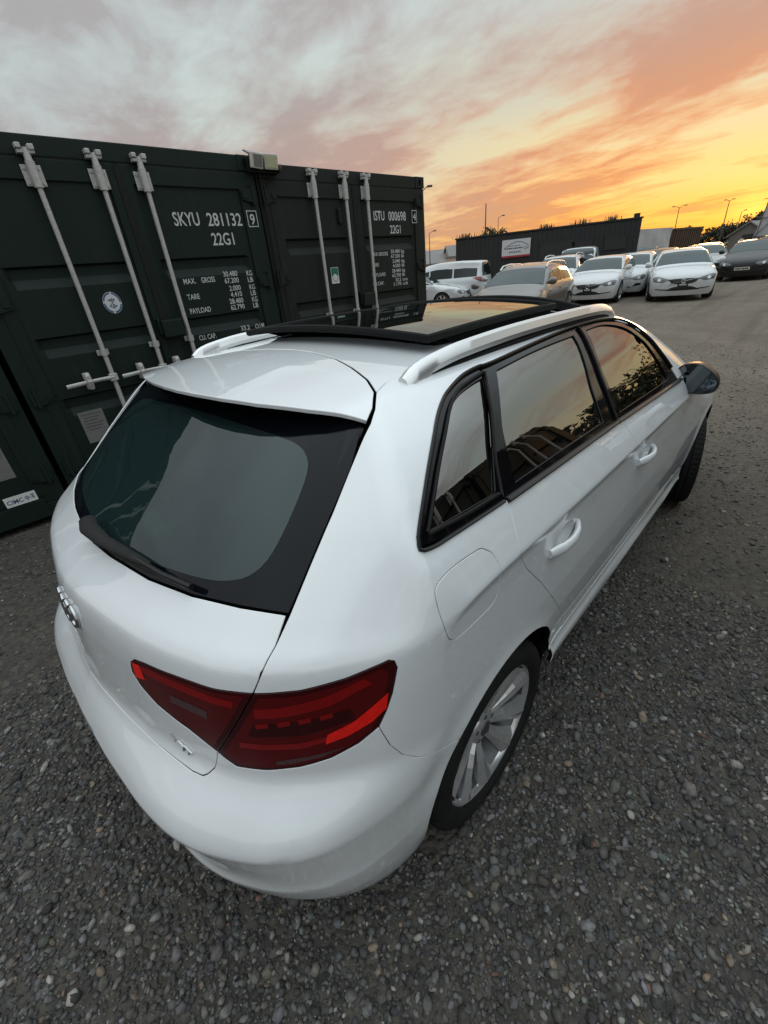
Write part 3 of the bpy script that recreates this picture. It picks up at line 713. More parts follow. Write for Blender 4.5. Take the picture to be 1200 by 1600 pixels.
def container(label, paint, loc, rz, groove_top=1.85, group=None, CH=2.591):
    t = thing('shipping_container', label, 'container', loc, rz, group)
    # body: corrugated sides, roof, back
    g = Geo(); n = 44
    for s in (0, 1):
        x0 = .035 if s == 0 else CW-.035; sg = 1 if s == 0 else -1; V = []
        ys = []
        for k in range(n):
            y0 = .16+k*(CD-.32)/n; st = (CD-.32)/n
            ys += [(y0, 0), (y0+st*.35, 0), (y0+st*.5, .036), (y0+st*.85, .036)]
        for y, d in ys: V += [(x0+sg*d, y, .15), (x0+sg*d, y, CH-.06)]
        g.add(V, [(2*i, 2*i+1, 2*i+3, 2*i+2) for i in range(len(ys)-1)])
    g.add([(.02,.05,CH-.03),(CW-.02,.05,CH-.03),(CW-.02,CD-.05,CH-.03),(.02,CD-.05,CH-.03)], [(0,1,2,3)])
    g.add([(.05,CD-.05,.15),(CW-.05,CD-.05,.15),(CW-.05,CD-.05,CH-.05),(.05,CD-.05,CH-.05)], [(0,1,2,3)])
    g.add([(.05,.1,.16),(CW-.05,.1,.16),(CW-.05,CD-.05,.16),(.05,CD-.05,.16)], [(0,1,2,3)])
    g.build('container_body', paint, t)
    for x in (0, CW-.15):
        for y in (0, CD-.16):
            g = Geo(); g.box((x, y+.002, .12), (x+.15, y+.16, CH-.12), .01); g.build('corner_post', paint, t)
            for z in (0, CH-.118):
                g = Geo(); 
                # casting with a black oval on its face for the shaded hole
                b = Geo(); b.box((x-.004, y-.006, z), (x+.158, y+.17, z+.118), .006)
                o = b.build('corner_casting', paint, t)
                if y == 0:
                    h_ = Geo(); h_.prism([(x+.077+.020*math.cos(a)*1.0, z+.06+.036*math.sin(a)) for a in np.linspace(0, 2*math.pi, 15)[:-1]], -.0085, -.0065); h_.build('hole_shade', 'gap_black', o)
    g = Geo(); g.box((.15, 0, CH-.125), (CW-.15, .10, CH-.002), .008); g.box((.15, .012, CH-.20), (CW-.15, .10, CH-.125)); g.build('header', paint, t)
    g = Geo(); g.box((.15, -.002, .0), (CW-.15, .10, .17), .008); g.build('door_sill', paint, t)
    for s in (0, 1):
        g = Geo(); g.box((.10 if s == 0 else CW-.16, .09, 0), (.16 if s == 0 else CW-.10, CD-.16, .15)); g.build('bottom_rail', paint, t)
        g = Geo(); g.box((.0 if s == 0 else CW-.06, .16, CH-.08), (.06 if s == 0 else CW-.0, CD-.16, CH-.003)); g.build('top_rail', paint, t)
    doors = []
    zb, zt = .185, CH-.135
    for s in (0, 1):
        xa, xb = (.105, CW/2-.006) if s == 0 else (CW/2+.006, CW-.105)
        g = Geo()
        fr = .085
        for lo, hi in (((xa, -.004, zb), (xa+fr, .05, zt)), ((xb-fr, -.004, zb), (xb, .05, zt))): g.box(lo, hi, .006)
        g.box((xa+fr-.003, -.0035, zb), (xb-fr+.003, .05, zb+.075), .004); g.box((xa+fr-.003, -.0035, zt-.125), (xb-fr+.003, .05, zt), .004)
        dr = g.build('door', paint, t); doors.append(dr)
        if s == 1: dr['label'] = 'container door printed with the number and weights'
        x0, x1 = xa+fr-.004, xb-fr+.004
        gt = groove_top
        prof = [(zt-.11, .014)]
        for z0 in (gt, (gt+.82)/2+.03 if False else gt-.485-(.12 if gt > 1.9 else 0), gt-.95-(.10 if gt > 1.9 else 0)):
            prof += [(z0, .014), (z0-.016, .047), (z0-.085, .047), (z0-.150, .014)]
        prof += [(zb+.06, .014)]
        ng = len(prof); V = []; F = []
        # grooves fade out before the frame
        xs = [x0, x0+.035, x0+.075, x1-.075, x1-.035, x1]
        for xx, k in zip(xs, (0, 0, 1, 1, 0, 0)):
            for z, d in prof: V.append((xx, .014+(d-.014)*k, z))
        for i in range(len(xs)-1): F += [(i*ng+j, i*ng+j+1, (i+1)*ng+j+1, (i+1)*ng+j) for j in range(ng-1)]
        g = Geo(); g.add(V, F); g.build('door_skin', paint, dr)
        g = Geo()
        for lo, hi in (((xa-.022, .004, zb), (xa-.002, .03, zt)), ((xb+.002, .004, zb), (xb+.0055, .03, zt)), ((xa, .004, zt+.001), (xb, .03, zt+.012)), ((xa, .004, zb-.012), (xb, .03, zb-.001))): g.box(lo, hi)
        g.build('door_gasket', 'black_rubber', dr)
        for z in (2.33, 1.62, .95, .36):
            xh = xa-.03 if s == 0 else xb+.03
            g = Geo(); sg = 1 if s == 0 else -1
            g.prism([(xh-sg*.045, z-.055), (xh-sg*.045, z+.055), (xh+sg*.02, z+.055), (xh+sg*.11, z+.035), (xh+sg*.11, z-.035), (xh+sg*.02, z-.055)], -.022, -.0045)
            g.tube([(xh-sg*.01, -.02, z-.075), (xh-sg*.01, -.02, z+.075)], .016, 10)
            g.box((xh+sg*.055, -.03, z-.022), (xh+sg*.10, -.022, z+.022)); g.build('hinge', paint, t)
    # overlap strip and lock box at the centre
    g = Geo(); g.box((CW/2-.024, -.010, zb), (CW/2+.020, -.0045, zt)); g.build('centre_gasket', 'black_rubber', doors[0])
    g = Geo(); g.box((CW/2-.05, -.085, 1.24), (CW/2+.135, -.006, 1.385), .012); g.box((CW/2-.075, -.045, 1.27), (CW/2-.05, -.006, 1.40), .006); g.build('lock_box', paint, doors[1])
    # lock rods
    for i, xr in enumerate((.645, 1.07, 1.395)):
        g = Geo(); g.tube([(xr, -.045, .10), (xr, -.045, 2.52)], .0185, 14); rod = g.build('lock_rod', 'galvanised', t)
        for zc, up in ((2.525, 1), (.105, -1)):
            g = Geo(); g.box((xr-.052, -.058, zc-.012), (xr+.052, -.004, zc+.010), .004); g.box((xr-.056, -.072, zc+.012), (xr-.022, -.012, zc+.042), .006); g.box((xr+.018, -.072, zc+.006), (xr+.054, -.012, zc+.040), .006)
            g.tube([(xr, -.045, zc-.07*up), (xr, -.045, zc+.02*up)], [.026, .020], 12); g.build('rod_cam', 'galvanised', rod)
        for zc in (2.395, .32):
            g = Geo(); g.box((xr-.062, -.014, zc-.062), (xr+.062, -.006, zc+.062), .004); g.tube([(xr, -.045, zc-.075), (xr, -.045, zc+.075)], .030, 14)
            g.box((xr-.030, -.05, zc-.055), (xr+.030, -.012, zc+.055), .006)
            for bx in (-.045, .045):
                for bz in (-.042, .042): g.tube([(xr+bx, -.022, zc+bz), (xr+bx, -.014, zc+bz)], .009, 8)
            g.build('rod_bracket', 'galvanised', rod)
        for zc in (1.205, 1.78) if False else (1.205,):
            g = Geo(); g.box((xr-.045, -.016, zc-.022), (xr+.045, -.006, zc+.022), .004); g.tube([(xr, -.045, zc-.024), (xr, -.045, zc+.024)], .027, 12); g.build('rod_clamp', 'galvanised', rod)
        sg = -1
        g = Geo(); g.box((xr-.035, -.078, .975), (xr+.030, -.035, 1.035), .008)
        g.tube([(xr, -.072, 1.005), (xr-.10, -.078, 1.008), (xr-.20, -.082, 1.006), (xr-.36, -.080, .998)], [.016, .014, .015, .017], 10, flat=(1, .55))
        g.build('rod_handle', 'galvanised', rod)
        g = Geo(); g.box((xr-.215, -.05, .945), (xr-.165, -.006, 1.075), .008); g.tube([(xr-.19, -.075, .95), (xr-.19, -.10, 1.01), (xr-.19, -.07, 1.075)], .020, 10, flat=(1, .6)); g.tube([(xr-.19, -.094, 1.045), (xr-.19, -.11, 1.045)], .012, 8); g.build('handle_catch', 'galvanised', rod)
    return t, doors
TH = -.0404
EX = np.array([math.cos(TH), math.sin(TH), 0]); EY = np.array([-math.sin(TH), math.cos(TH), 0])
O_R = np.array([4.5919, 2.9469, .045])
def cpos(u): return tuple(O_R+EX*u)
def num_block(door, rows, h, y=.0125, m='print_white'):
    for txt, x, z, w in rows: lettering('lettering', txt, x, z, h, w, m, door, y)
# container SKYU (its left edge at u = -4.885)
sky_u = -4.885
skyu, sd = container('dark green container numbered SKYU 281132, between the other two', 'green_paint', cpos(sky_u), TH, 1.852, 'containers standing side by side', 2.634)
L = lambda u: u-sky_u
lettering('lettering', 'SKYU', L(-3.322), 2.097, .103, .235, 'print_white', sd[1], .0125)
lettering('lettering', '281132', L(-3.012), 2.094, .103, .345, 'print_white', sd[1], .0125)
lettering('lettering', '9', L(-2.583), 2.100, .088, .050, 'print_white', sd[1], -.0065)
def frame_box(x0, x1, z0, z1, t, parent, m='print_white', y=.0125):
    g = Geo()
    for a, b in (((x0, z0), (x1, z0+t)), ((x0, z1-t), (x1, z1)), ((x0, z0+t), (x0+t, z1-t)), ((x1-t, z0+t), (x1, z1-t))): g.add([(a[0], y, a[1]), (b[0], y, a[1]), (b[0], y, b[1]), (a[0], y, b[1])], [(0,1,2,3)])
    return g.build('number_frame', m, parent)
frame_box(L(-2.612), L(-2.503), 2.080, 2.212, .007, sd[1], y=-.0065)
lettering('lettering', '22G1', L(-3.012), 1.943, .100, .222, 'print_white', sd[1], .0125)
num_block(sd[1], [('MAX.', L(-3.385), 1.648, .115), ('GROSS', L(-3.215), 1.648, .135), ('30.480', L(-2.985), 1.682, .150), ('KG', L(-2.735), 1.675, .062),
    ('67.200', L(-2.985), 1.625, .150), ('LB', L(-2.735), 1.618, .058), ('TARE', L(-3.39), 1.520, .118), ('2.000', L(-2.955), 1.558, .122), ('KG', L(-2.735), 1.553, .062), ('4.410', L(-2.955), 1.503, .122), ('LB', L(-2.735), 1.498, .058),
    ('PAYLOAD', L(-3.40), 1.402, .205), ('28.480', L(-2.985), 1.445, .150), ('KG', L(-2.735), 1.440, .062), ('62.790', L(-2.985), 1.390, .150), ('LB', L(-2.735), 1.385, .058),
    ('CU. CAP.', L(-3.385), 1.165, .175), ('33.2', L(-2.93), 1.190, .100), ('CU.M', L(-2.765), 1.186, .105), ('1.172', L(-2.95), 1.130, .115), ('CU.FT', L(-2.765), 1.126, .105)], .046)
# round blue and white sticker
cx, cz = L(-4.026), 1.562; rnd = lambda r, n=28: [(cx+r*math.cos(a), cz+r*1.16*math.sin(a)) for a in np.linspace(0, 2*math.pi, n+1)[:-1]]
g = Geo(); g.prism(rnd(.070), .0105, .0125); st = g.build('round_sticker', 'sticker_white', sd[0])
g = Geo(); P = rnd(.068)+rnd(.056); g.add([(a, .0098, b) for a, b in P], [(i, (i+1) % 28, 28+(i+1) % 28, 28+i) for i in range(28) if i % 7 != 6])
for a in (.6, 2.2, 3.6, 5.1): g.tube([(cx+.012*math.cos(a), .0096, cz+.014*math.sin(a)), (cx+.036*math.cos(a+.3), .0096, cz+.04*math.sin(a+.3))], .003, 5)
g.tube([(cx, .0096, cz-.035), (cx, .0096, cz+.035)], .0035, 5); g.tube([(cx-.03, .0096, cz-.02), (cx, .0096, cz-.04), (cx+.03, .0096, cz-.02)], .003, 5); g.tube([(cx-.02, .0096, cz+.024), (cx+.02, .0096, cz+.024)], .003, 5)
g.build('sticker_print', 'sticker_blue', st)
def data_plate(door, x0, x1, z0, z1, y=.0125):
    g = Geo(); g.box((x0, y-.003, z0), (x1, y, z1)); p = g.build('data_plate', 'plate_grey', door)
    g = Geo()
    for k in range(6): g.add([(x0+.02+.012*(k % 2), y-.0038, z1-.025-k*.026), (x1-.02-.02*((k*7) % 3), y-.0038, z1-.025-k*.026), (x1-.02-.02*((k*7) % 3), y-.0038, z1-.031-k*.026), (x0+.02+.012*(k % 2), y-.0038, z1-.031-k*.026)], [(0,1,2,3)])
    g.build('plate_print', 'print_dark', p)
data_plate(sd[0], L(-4.600), L(-4.410), .500, .770)
# container ISTU (left edge u = -2.438)
istu, idr = container('olive black container numbered ISTU 000698, at the end of the row', 'olive_paint', cpos(-2.432), TH, 1.975, 'containers standing side by side')
L = lambda u: u+2.432
lettering('lettering', 'ISTU', L(-.905), 2.137, .098, .180, 'print_white', idr[1], .0125)
lettering('lettering', '000698', L(-.655), 2.134, .098, .315, 'print_white', idr[1], .0125)
lettering('lettering', '4', L(-.222), 2.136, .080, .052, 'print_white', idr[1], -.0065)
frame_box(L(-.245), L(-.150), 2.105, 2.242, .007, idr[1], y=-.0065)
lettering('lettering', '22G1', L(-.640), 2.000, .090, .190, 'print_white', idr[1], .0125)
num_block(idr[1], [('MAX GROSS', L(-1.005), 1.768, .295), ('30.480', L(-.655), 1.787, .165), ('kg', L(-.465), 1.787, .055), ('67.200', L(-.655), 1.735, .165), ('lb', L(-.465), 1.735, .050),
    ('TARE', L(-1.010), 1.655, .125), ('2.040', L(-.635), 1.680, .140), ('kg', L(-.465), 1.680, .055), ('4.500', L(-.635), 1.628, .140), ('lb', L(-.465), 1.628, .050),
    ('PAYLOAD', L(-1.012), 1.545, .235), ('28.440', L(-.655), 1.572, .165), ('kg', L(-.465), 1.572, .055), ('62.700', L(-.655), 1.520, .165), ('lb', L(-.465), 1.520, .050),
    ('CU.CAP.', L(-1.015), 1.447, .195), ('33.2', L(-.60), 1.467, .105), ('cu.m.', L(-.465), 1.467, .105), ('1.170', L(-.635), 1.418, .140), ('cu.ft.', L(-.465), 1.418, .105)], .040)
g = Geo(); g.box((L(-1.665), .0105, 1.520), (L(-1.553), .0125, 1.685)); st = g.build('green_sticker', 'sticker_white', idr[0])
g = Geo(); g.add([(L(-1.660), .0098, 1.600), (L(-1.558), .0098, 1.600), (L(-1.558), .0098, 1.680), (L(-1.660), .0098, 1.680)], [(0,1,2,3)])
cx, cz = L(-1.609), 1.582; P = [(cx+r*math.cos(a), cz+r*1.1*math.sin(a)) for r in (.040, .034) for a in np.linspace(0, 2*math.pi, 25)[:-1]]
g.add([(a, .0094, b) for a, b in P], [(i, (i+1) % 24, 24+(i+1) % 24, 24+i) for i in range(24)]); g.build('sticker_print', 'sticker_green', st)
g = Geo(); g.prism([(cx+.033*math.cos(a), cz+.036*math.sin(a)) for a in np.linspace(0, 2*math.pi, 21)[:-1]], .0092, .0096); g.build('sticker_disc', 'sticker_white', st)
# small vent cover and plates on the ISTU doors
g = Geo(); g.box((L(-1.475), -.018, 2.10), (L(-1.425), .012, 2.245), .01); g.build('vent_cover', 'olive_paint', idr[0])
data_plate(idr[0], L(-1.78), L(-1.60), .50, .74)
g = Geo(); g.box((L(-1.60), .009, 1.105), (L(-1.50), .0125, 1.125)); g.build('small_plate', 'plate_grey', idr[0])
# third container at the left edge of the picture
left_u = -4.93-2.438
cim, cd_ = container('dark green container with a white CIMC plate low on its sill', 'green_paint', cpos(left_u), TH, 1.852, 'containers standing side by side', 2.634)
L = lambda u: u-left_u
g = Geo(); g.box((L(-5.335), -.006, .178), (L(-5.120), -.003, .262)); pl = g.build('maker_plate', 'sticker_white', cim)
lettering('plate_lettering', 'CIMC', L(-5.322), .200, .036, .108, 'print_navy', pl, -.0075, .012)
g = Geo()
def bar(x0, z0, x1, z1): g.add([(L(-5.20)+x0, -.0075, .196+z0), (L(-5.20)+x1, -.0075, .196+z0), (L(-5.20)+x1, -.0075, .196+z1), (L(-5.20)+x0, -.0075, .196+z1)], [(0,1,2,3)])
bar(.0,.012,.030,.016); bar(.0,.030,.030,.034); bar(.0,.016,.004,.030); bar(.026,.016,.030,.030); bar(.013,.0,.017,.012); bar(.013,.016,.017,.030); bar(.013,.034,.017,.044)
bar(.040,.040,.068,.044); bar(.042,.031,.066,.034); bar(.042,.022,.066,.025); bar(.038,.013,.070,.017); bar(.052,.0,.056,.013); bar(.052,.017,.0555,.040)
g.build('plate_lettering', 'print_navy', pl)
data_plate(cd_[1], L(-5.42), L(-5.18), .40, .70)
data_plate(cd_[0], L(-7.05), L(-6.85), .50, .77)
# twin solar floodlight over the joint between SKYU and ISTU
fl = thing('solar_floodlight', 'twin solar floodlight fixed over the joint between two containers', 'floodlight', cpos(-2.43), TH)
g = Geo(); g.box((-.10, -.06, 2.50), (.235, .10, 2.62), .01); g.build('mounting_bracket', 'black_trim', fl)
for x, m2, rz in ((-.035, 'lamp_face', .25), (.115, 'led_yellow', -.05)):
    F_ = Matrix.Translation((x, -.12, 2.575)) @ Matrix.Rotation(rz, 4, 'Z') @ Matrix.Rotation(rad(12), 4, 'X')
    g = Geo(); g.box((-.068, -.018, -.058), (.068, .02, .058), .008, F_); h = g.build('lamp_housing', 'lamp_face', fl)
    g = Geo(); g.box((-.052, -.022, -.043), (.052, -.0185, .043), 0, F_); g.build('lamp_panel', 'led_yellow' if m2 == 'led_yellow' else 'plate_grey', h)
    g = Geo(); g.box((-.055, .021, -.045), (.055, .045, .045), .006, F_); g.build('lamp_back', 'black_trim', h)
F_ = Matrix.Translation((.07, -.02, 2.655)) @ Matrix.Rotation(rad(-14), 4, 'Z') @ Matrix.Rotation(rad(20), 4, 'X') @ Matrix.Rotation(rad(6), 4, 'Y')
g = Geo(); g.box((-.13, -.085, -.012), (.13, .085, -.001), .004, F_); sp_ = g.build('solar_panel', 'black_trim', fl)
g = Geo(); g.add([F_ @ Vector(q) for q in ((-.122, -.078, .0005), (.122, -.078, .0005), (.122, .078, .0005), (-.122, .078, .0005))], [(0,1,2,3)]); g.build('panel_cells', 'solar_cell', sp_)
g = Geo(); g.tube([(.09, .0, 2.60), (.08, -.01, 2.65)], .016, 8); g.tube([(.19, -.07, 2.545), (.22, -.11, 2.53)], [.03, .035], 10); g.build('sensor_arm', 'black_trim', fl)
g = Geo(); g.tube([(.03, -.012, 2.5), (.035, -.03, 2.2), (.028, -.028, 1.4), (.03, -.03, .3)], .012, 8); g.build('light_cable', 'black_rubber', fl)
# two more containers opposite, seen only as reflections in the car's windows
for k, (x, lab) in enumerate(((2.9, 'dark container with a yellowed notice facing the side of the white hatchback'), (.42, 'dark container without a notice facing the side of the white hatchback'))):
    c_, dd = container(lab, 'olive_paint', (x+CW, -3.0, .04), math.pi-.02, 1.9, 'containers on the opposite side of the yard')
    if k == 0:
        g = Geo(); g.box((1.50, .009, 1.30), (1.78, .0125, 1.62)); g.build('notice', 'led_yellow', dd[1])
        g = Geo(); g.box((.42, .009, 1.45), (.56, .0125, 1.62)); g.build('sticker', 'sticker_white', dd[0])
# ---------------------------------------------------------------- cars parked across the yard
mat('car_white', (.58, .60, .61), .3, coat=1., noise=(1.5, .25, (.50, .51, .51)), grime=(.45, (.30, .27, .23)))
mat('car_silver', (.30, .31, .32), .32, metal=.4, coat=1., noise=(1.5, .2, (.25, .26, .26)))
mat('car_brown', (.150, .138, .125), .32, metal=.45, coat=.8, noise=(1.5, .25, (.12, .11, .10)))
mat('car_black', (.007, .007, .008), .35, coat=.45, spec=.3, noise=(1.5, .4, (.016, .016, .017)))
mat('car_blue', (.014, .016, .028), .35, coat=.5, spec=.3, noise=(1.5, .4, (.022, .024, .034)))
mat('headlamp', (.16, .17, .18), .12, metal=.5, coat=1., noise=(18, .9, (.03, .03, .032)))
mat('lamp_clear', (.72, .74, .74), .1, metal=.8, coat=1., noise=(40, .4, (.5, .5, .5)))
mat('tail_red', (.30, .006, .008), .15, coat=1., noise=(12, .8, (.12, .003, .004)))
mat('grille_black', (.008, .008, .008), .4, noise=(60, .6, (.016, .016, .016)))
mat('number_plate', (.55, .54, .46), .5, noise=(60, .3, (.42, .41, .36)))
mat('wheel_dark', (.012, .012, .012), .75, noise=(20, .6, (.025, .024, .022)))

class CarShape:
    """smooth closed body of a parked car: profile tables along x, forward = +x, centre of the wheelbase at 0"""
    def __init__(s, L, Wd, roof, nose, tail, belt, wb=2.65, taper=.16, wheel=.325, tumble=.42):
        s.L, s.W, s.wb, s.rw, s.belt = L, Wd/2, wb, wheel, belt
        s.roof = table([p[0] for p in roof], [p[1] for p in roof], -3.2, 3.2, .06)
        s.nose = table([p[0] for p in nose], [p[1] for p in nose], 0, 2.2, .02); s.tail = table([p[0] for p in tail], [p[1] for p in tail], 0, 2.2, .02)
        s.tumble, s.taper = tumble, taper
        s.side = table([.1, .2, .28, .36, .55, .78, belt-.16, belt-.04, belt, belt+.5], [-.12, -.06, -.035, -.03, -.012, -.004, 0, -.022, -.05, -.05-tumble*.5], 0, 2.2, .015)
        s.xf = max(p[1] for p in nose); s.xr = min(p[1] for p in tail)
    def f(s, p):
        x, y, z = p[..., 0], p[..., 1], p[..., 2]; a = np.abs(y)
        e = np.clip((np.abs(x)-s.L*.36)/(s.L*.14), 0, 1.5)
        w = s.W+tv(s.side, z)-s.taper*.5*e**2-np.clip(z-s.belt, 0, 1)*.10*np.clip((np.abs(x)-.6)/.8, 0, 1.5)
        for ax in (s.wb/2, -s.wb/2): w = w+.018*np.exp(-((np.hypot(x-ax, z-s.rw)-s.rw*1.1)/.06)**2)*np.clip((z-.12)/.2, 0, 1)
        r = z-(tv(s.roof, x)-.05*(a/s.W)**2-.03*(a/s.W)**6)
        q = a/s.W
        n = x-(tv(s.nose, z)-.14*q**2-.20*np.clip(q-.55, 0, 1)**2*4)
        t = (tv(s.tail, z)+.08*q**2+.14*np.clip(q-.6, 0, 1)**2*4)-x
        return smax(smax(smax(a-w, r*.85, .09), n*.8, .06), t*.8, .06)
def car_shapes():
    low = lambda x: [(0, x-.12), (.18, x-.05), (.35, x), (.55, x), (.66, x-.03), (.75, x-.10), (.86, x-.32), (1.0, x-.8), (1.5, x-1.4), (2, x-1.6)]
    d = {}
    d['hatch'] = CarShape(4.37, 1.80, [(-2.3,.9),(-2.1,1.12),(-1.75,1.36),(-1.3,1.42),(-.4,1.455),(.15,1.41),(.45,1.31),(1.12,.985),(1.4,.955),(1.85,.86),(2.1,.73),(2.3,.55)],
        low(2.16), [(0,-1.95),(.2,-2.05),(.4,-2.15),(.6,-2.17),(.9,-2.12),(1.0,-2.06),(1.35,-1.72),(1.5,-1.6),(2,-1.2)], .96)
    d['suv'] = CarShape(4.55, 1.86, [(-2.4,1.0),(-2.15,1.3),(-1.9,1.5),(-1.4,1.575),(-.4,1.60),(.15,1.555),(.45,1.45),(1.08,1.10),(1.4,1.065),(1.9,.96),(2.15,.82),(2.35,.6)],
        low(2.24), [(0,-2.0),(.2,-2.1),(.4,-2.22),(.65,-2.25),(1.0,-2.2),(1.1,-2.15),(1.5,-1.9),(1.65,-1.75),(2,-1.5)], 1.06, 2.70, .14, .345)
    d['cross'] = CarShape(4.45, 1.80, [(-2.35,.95),(-2.15,1.2),(-1.9,1.38),(-1.4,1.445),(-.4,1.475),(.15,1.44),(.45,1.34),(1.15,1.03),(1.45,1.0),(1.9,.90),(2.15,.76),(2.3,.6)],
        low(2.20), [(0,-2.0),(.2,-2.1),(.4,-2.18),(.65,-2.2),(.95,-2.16),(1.05,-2.1),(1.4,-1.85),(1.55,-1.7),(2,-1.4)], 1.0, 2.70, .14, .335)
    d['saloon'] = CarShape(4.85, 1.86, [(-2.55,.8),(-2.35,1.02),(-1.75,1.09),(-1.0,1.38),(-.35,1.465),(.15,1.42),(.45,1.32),(1.15,.99),(1.5,.955),(2.05,.86),(2.3,.72),(2.5,.55)],
        low(2.42), [(0,-2.2),(.2,-2.3),(.4,-2.4),(.7,-2.42),(.95,-2.38),(1.05,-2.33),(1.5,-1.9),(2,-1.2)], .96, 2.9, .16, .33)
    d['mpv'] = CarShape(4.75, 1.90, [(-2.45,1.2),(-2.3,1.62),(-2.1,1.72),(-1.2,1.775),(-.2,1.77),(.35,1.70),(.75,1.52),(1.55,1.06),(1.9,.98),(2.25,.82),(2.45,.6)],
        low(2.34), [(0,-2.1),(.2,-2.2),(.4,-2.32),(.7,-2.36),(1.0,-2.34),(1.5,-2.26),(1.75,-2.2),(2,-2.1)], 1.08, 2.9, .14, .33, .30)
    d['van'] = CarShape(4.9, 1.90, [(-2.5,1.5),(-2.42,1.80),(-2.2,1.86),(-.4,1.88),(.5,1.84),(.85,1.68),(1.5,1.16),(1.9,1.04),(2.25,.88),(2.48,.6)],
        low(2.42), [(0,-2.3),(.2,-2.38),(.5,-2.44),(1.0,-2.44),(1.6,-2.41),(1.85,-2.38),(2.2,-2.3)], 1.12, 3.0, .12, .33, .22)
    return d
SHAPES = car_shapes()
